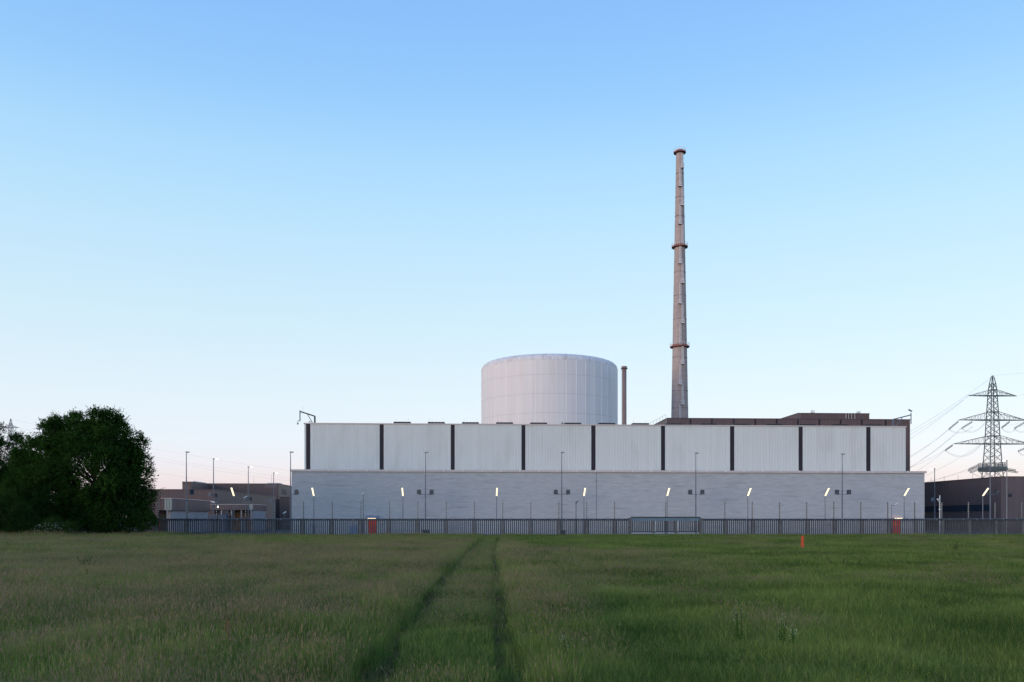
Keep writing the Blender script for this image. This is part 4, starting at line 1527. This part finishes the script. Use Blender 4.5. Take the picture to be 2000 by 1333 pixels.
def scatter(name, lab, xs_, ys_, scl_, rot_, idx_, col_):
    me = bpy.data.meshes.new(name)
    me.vertices.add(len(xs_))
    co = np.stack([xs_, ys_, np.full(len(xs_), .002)], 1).astype(np.float32)
    me.vertices.foreach_set('co', co.ravel())
    for nm, arr, ty in (('scl', scl_, 'FLOAT_VECTOR'), ('rot', rot_, 'FLOAT_VECTOR')):
        a = me.attributes.new(nm, ty, 'POINT')
        a.data.foreach_set('vector', arr.astype(np.float32).ravel())
    a = me.attributes.new('idx', 'INT', 'POINT')
    a.data.foreach_set('value', idx_.astype(np.int32))
    o = bpy.data.objects.new(name, me)
    COL.objects.link(o)
    o['kind'] = 'stuff'
    o['label'] = lab
    o['category'] = 'grass' if 'grass' in name else 'flowers'
    ng = bpy.data.node_groups.new(name + '_nodes', 'GeometryNodeTree')
    ng.interface.new_socket('Geometry', in_out='INPUT', socket_type='NodeSocketGeometry')
    ng.interface.new_socket('Geometry', in_out='OUTPUT', socket_type='NodeSocketGeometry')
    gi, go = ng.nodes.new('NodeGroupInput'), ng.nodes.new('NodeGroupOutput')
    ci = ng.nodes.new('GeometryNodeCollectionInfo')
    ci.inputs['Collection'].default_value = col_
    ci.inputs['Separate Children'].default_value = True
    ci.inputs['Reset Children'].default_value = True
    ip_ = ng.nodes.new('GeometryNodeInstanceOnPoints')
    ip_.inputs['Pick Instance'].default_value = True

    def na(nm, ty):
        q = ng.nodes.new('GeometryNodeInputNamedAttribute')
        q.data_type = ty
        q.inputs['Name'].default_value = nm
        return q.outputs['Attribute']
    L = ng.links.new
    L(gi.outputs[0], ip_.inputs['Points'])
    L(ci.outputs[0], ip_.inputs['Instance'])
    L(na('idx', 'INT'), ip_.inputs['Instance Index'])
    e2r = ng.nodes.new('FunctionNodeEulerToRotation')
    L(na('rot', 'FLOAT_VECTOR'), e2r.inputs[0])
    L(e2r.outputs[0], ip_.inputs['Rotation'])
    L(na('scl', 'FLOAT_VECTOR'), ip_.inputs['Scale'])
    L(ip_.outputs[0], go.inputs[0])
    md = o.modifiers.new('scatter', 'NODES')
    md.node_group = ng
    return o


gx, gy, scl, rot, idx = gx[keep], gy[keep], scl[keep], rot[keep], idx[keep]
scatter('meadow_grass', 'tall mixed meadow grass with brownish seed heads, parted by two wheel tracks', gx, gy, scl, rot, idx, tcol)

# small yellow and white meadow flowers
fcol = bpy.data.collections.new('flower_sources')


def flower(k, n_, mat_, size, h):
    V, Fc, T, S_, MI = [], [], [], [], []
    for i in range(n_):
        p = rng.normal(size=3) * .22
        p[2] = 0
        hh = h * rng.uniform(.7, 1.15)
        top = p + np.array([rng.normal() * .04, rng.normal() * .04, hh])
        o = len(V)
        V += [p + np.array([-.003, 0, 0]), p + np.array([.003, 0, 0]), top]
        Fc += [(o, o + 1, o + 2)]
        T += [.4]
        MI += [0]
        for j in range(5):
            a = 2 * math.pi * j / 5 + i
            c, s_ = math.cos(a), math.sin(a)
            o = len(V)
            u = np.array([c, s_, .35]) * size
            w_ = np.array([-s_, c, 0]) * size * .45
            V += [top, top + u * .6 + w_, top + u, top + u * .6 - w_]
            Fc += [(o, o + 1, o + 2, o + 3)]
            T += [rng.uniform()]
            MI += [1]
    ob = raw_mesh('flower_%02d' % k, np.array(V), Fc, T, ['grass', mat_], None, [0] * len(T), link=False)
    ob.data.polygons.foreach_set('material_index', MI)
    fcol.objects.link(ob)


flower(0, 3, 'flower_y', .016, .46)
flower(1, 6, 'flower_y', .014, .44)
flower(2, 6, 'flower_w', .013, .55)


def flowers(centers, kind, n_, spread):
    X, Y_ = [], []
    for (px, py) in centers:
        c = G(px, py, .4)
        k = rng.normal(size=(n_, 2)) * spread
        X.append(c.x + k[:, 0])
        Y_.append(c.y + k[:, 1])
    return np.concatenate(X), np.concatenate(Y_), np.full(n_ * len(centers), kind)


fx, fy, fk = [], [], []
for cs_, kd, n_, sp_ in (([(890, 1225), (850, 1235), (300, 1222), (285, 1228), (40, 1305), (310, 1318), (1060, 1200), (1050, 1255), (715, 1260)], 0, 7, .6),
                         ([(1750, 1110), (1770, 1115), (1720, 1107)], 1, 26, 1.4), ([(870, 1122), (440, 1120), (320, 1312), (10, 1260)], 0, 12, .9),
                         ([(90, 1075), (30, 1070), (250, 1080), (120, 1062), (330, 1067), (1030, 1052), (1180, 1052), (1230, 1052), (1310, 1046), (1250, 1045)], 2, 14, 2.6),
                         ([(1100, 1190), (500, 1200), (1800, 1200), (1400, 1280), (600, 1300), (150, 1180), (1950, 1290)], 0, 10, 3.0)):
    a, b, c = flowers(cs_, kd, n_, sp_)
    fx.append(a)
    fy.append(b)
    fk.append(c)
fx, fy, fk = np.concatenate(fx), np.concatenate(fy), np.concatenate(fk)
okf = (fy < YF - 1) & (fy > 8)
fx, fy, fk = fx[okf], fy[okf], fk[okf]
nf = len(fx)
gs = np.clip((np.hypot(fx, fy) / 18) ** .55, .9, 2.6)
scatter('meadow_flowers', 'scattered small yellow and white wild flowers in the tall grass', fx, fy, np.stack([gs, gs, np.full(nf, 1.05)], 1),
        np.stack([np.zeros(nf), np.zeros(nf), rng.uniform(0, 6.28, nf)], 1), fk, fcol)


# ------------------------------------------------------------------ single plants that stand out
def weed(px, py, h, spread, n_, lab, kind='dock'):
    b = G(px, py, 0.0)
    t = thing('tall_weed' if kind == 'dock' else 'white_flowered_plant', lab, 'plant', (b.x, b.y, 0), 'dark weeds in the meadow' if kind == 'dock' else 'white flowered plants in the meadow')
    m = MB()
    Pt, Dt, St, Tt = [], [], [], []
    tops = []
    for i in range(n_):
        a = rng.uniform(0, 6.28)
        q = Vector((math.cos(a) * spread * rng.uniform(.1, 1), math.sin(a) * spread * rng.uniform(.1, 1), 0))
        hh = h * rng.uniform(.65, 1.1)
        top = b + q * 1.4 + Vector((0, 0, hh))
        m.tube(b + q * .5, top, .012, .006, 4)
        tops.append(top)
        for j in range(24):
            u = rng.uniform(.25, 1)
            c = (b + q * .5).lerp(top, u)
            Pt.append(c)
            Dt.append((math.cos(j * 2.4), math.sin(j * 2.4), rng.uniform(-.1, .8)))
            St.append((.095 if kind == 'dock' else .06) * (1.25 - .7 * u))
            Tt.append(rng.uniform(0, .5))
    m.build('stems', 'bark' if kind == 'dock' else 'weed', t)
    v, f, tn = leaves(np.array(Pt), unit(np.array(Dt)), np.array(St), np.array(Tt))
    raw_mesh('leaves', v - np.array(t.location), f, tn, ['weed'], t, [0] * len(tn))
    if kind != 'dock':
        Pt = []
        for tp in tops:
            for j in range(9):
                Pt.append(np.array(tp) + rng.normal(size=3) * np.array([.05, .05, .06]))
        Pt = np.array(Pt)
        v, f, tn = leaves(Pt, unit(rng.normal(size=Pt.shape)), rng.uniform(.012, .022, len(Pt)), rng.uniform(0, 1, len(Pt)))
        raw_mesh('blossoms', v - np.array(t.location), f, tn, ['flower_w'], t)


for (px, py, h, s, n_, w_) in ((1063, 1093, .6, .5, 14, 'wide dark clump of weeds beside the right wheel track'), (1110, 1092, .75, .15, 5, 'narrow dark weed next to the wide weed clump'),
                               (1172, 1112, .6, .25, 7, 'lone low dark weed in the green grass past the weed clump'), (1868, 1084, .9, .2, 6, 'slim dark weed in the grass before the ribbon-window building'),
                               (170, 1122, .85, .3, 8, 'dark green upright weed in front of the big tree'), (168, 1153, .75, .08, 4, 'single thin dark weed stem before the upright weed'),
                               (972, 1062, .6, .25, 6, 'small dark weed growing in the far end of a wheel track'), (400, 1062, .75, .8, 14, 'spreading dark weeds close to the fence near the single-floodlight mast'),
                               (305, 1068, .7, .8, 12, 'spreading dark weeds at the edge of the big tree'), (1655, 1118, .6, .8, 12, 'broad low dark weeds beside a patch of yellow flowers')):
    weed(px, py, h, s, n_, w_)
for (px, py, h, s, n_, w_) in ((1443, 1275, .7, .10, 3, 'slender plant with tiny white flowers, alone beside the pair of white-flowered plants'), (1525, 1285, .7, .14, 4, 'fuller of two neighbouring slender plants with tiny white flowers'),
                               (1549, 1290, .62, .10, 3, 'thinner of two neighbouring slender plants with tiny white flowers'), (1688, 1186, .75, .06, 2, 'thin tall plant with tiny white flowers in the green grass below the marker post'),
                               (1105, 1315, .62, .12, 3, 'low plant with tiny white flowers close to the right wheel track')):
    weed(px, py, h, s, n_, w_, 'white')
b = G(455, 1312, 0)
t = thing('dock_stalk', 'single reddish-brown dock stalk rising above the grass', 'plant', (b.x, b.y, 0))
m = MB().tube(b, b + Vector((-.1, 0, .95)), .008, .005, 5)
m.build('stem', 'tan', t)
Pt = np.array([np.array(b) + np.array([-.1 * u, 0, .95 * u]) + rng.normal(size=3) * .02 for u in np.linspace(.35, 1, 70)])
v, f, tn = leaves(Pt, unit(rng.normal(size=Pt.shape) + np.array([0, 0, .8])), rng.uniform(.03, .06, 70), rng.uniform(0, 1, 70))
raw_mesh('seed_head', v - np.array(t.location), f, tn, ['weed'], t, [1] * 70)

# ------------------------------------------------------------------ orange marker post
b = G(1567, 1079, 0)
s_ = dep(1567, b.y) / F
mk = thing('marker_post', 'orange marker post with a white foot standing in the meadow', 'marker post', (b.x, b.y, 0))
w = 2.4 * s_
za, zb3 = EYE + (HZ - 1070) * s_, EYE + (HZ - 1047) * s_
m = MB()
m.add([(b.x - w, b.y - .05, za), (b.x + w, b.y - .05, za), (b.x + w, b.y + .05, za), (b.x - w, b.y + .05, za),
       (b.x - w * .7, b.y - .05, zb3 + .0), (b.x + w * 1.1, b.y - .05, zb3), (b.x + w * 1.1, b.y + .05, zb3), (b.x - w * .7, b.y + .05, zb3)],
      [(0, 3, 2, 1), (4, 5, 6, 7), (0, 1, 5, 4), (1, 2, 6, 5), (2, 3, 7, 6), (3, 0, 4, 7)])
m.build('orange_board', 'orange', mk)
MB().box(b.x - w * .9, b.x + w * .8, b.y - .045, b.y + .045, 0, za - .003).build('white_foot', 'whitebox', mk)
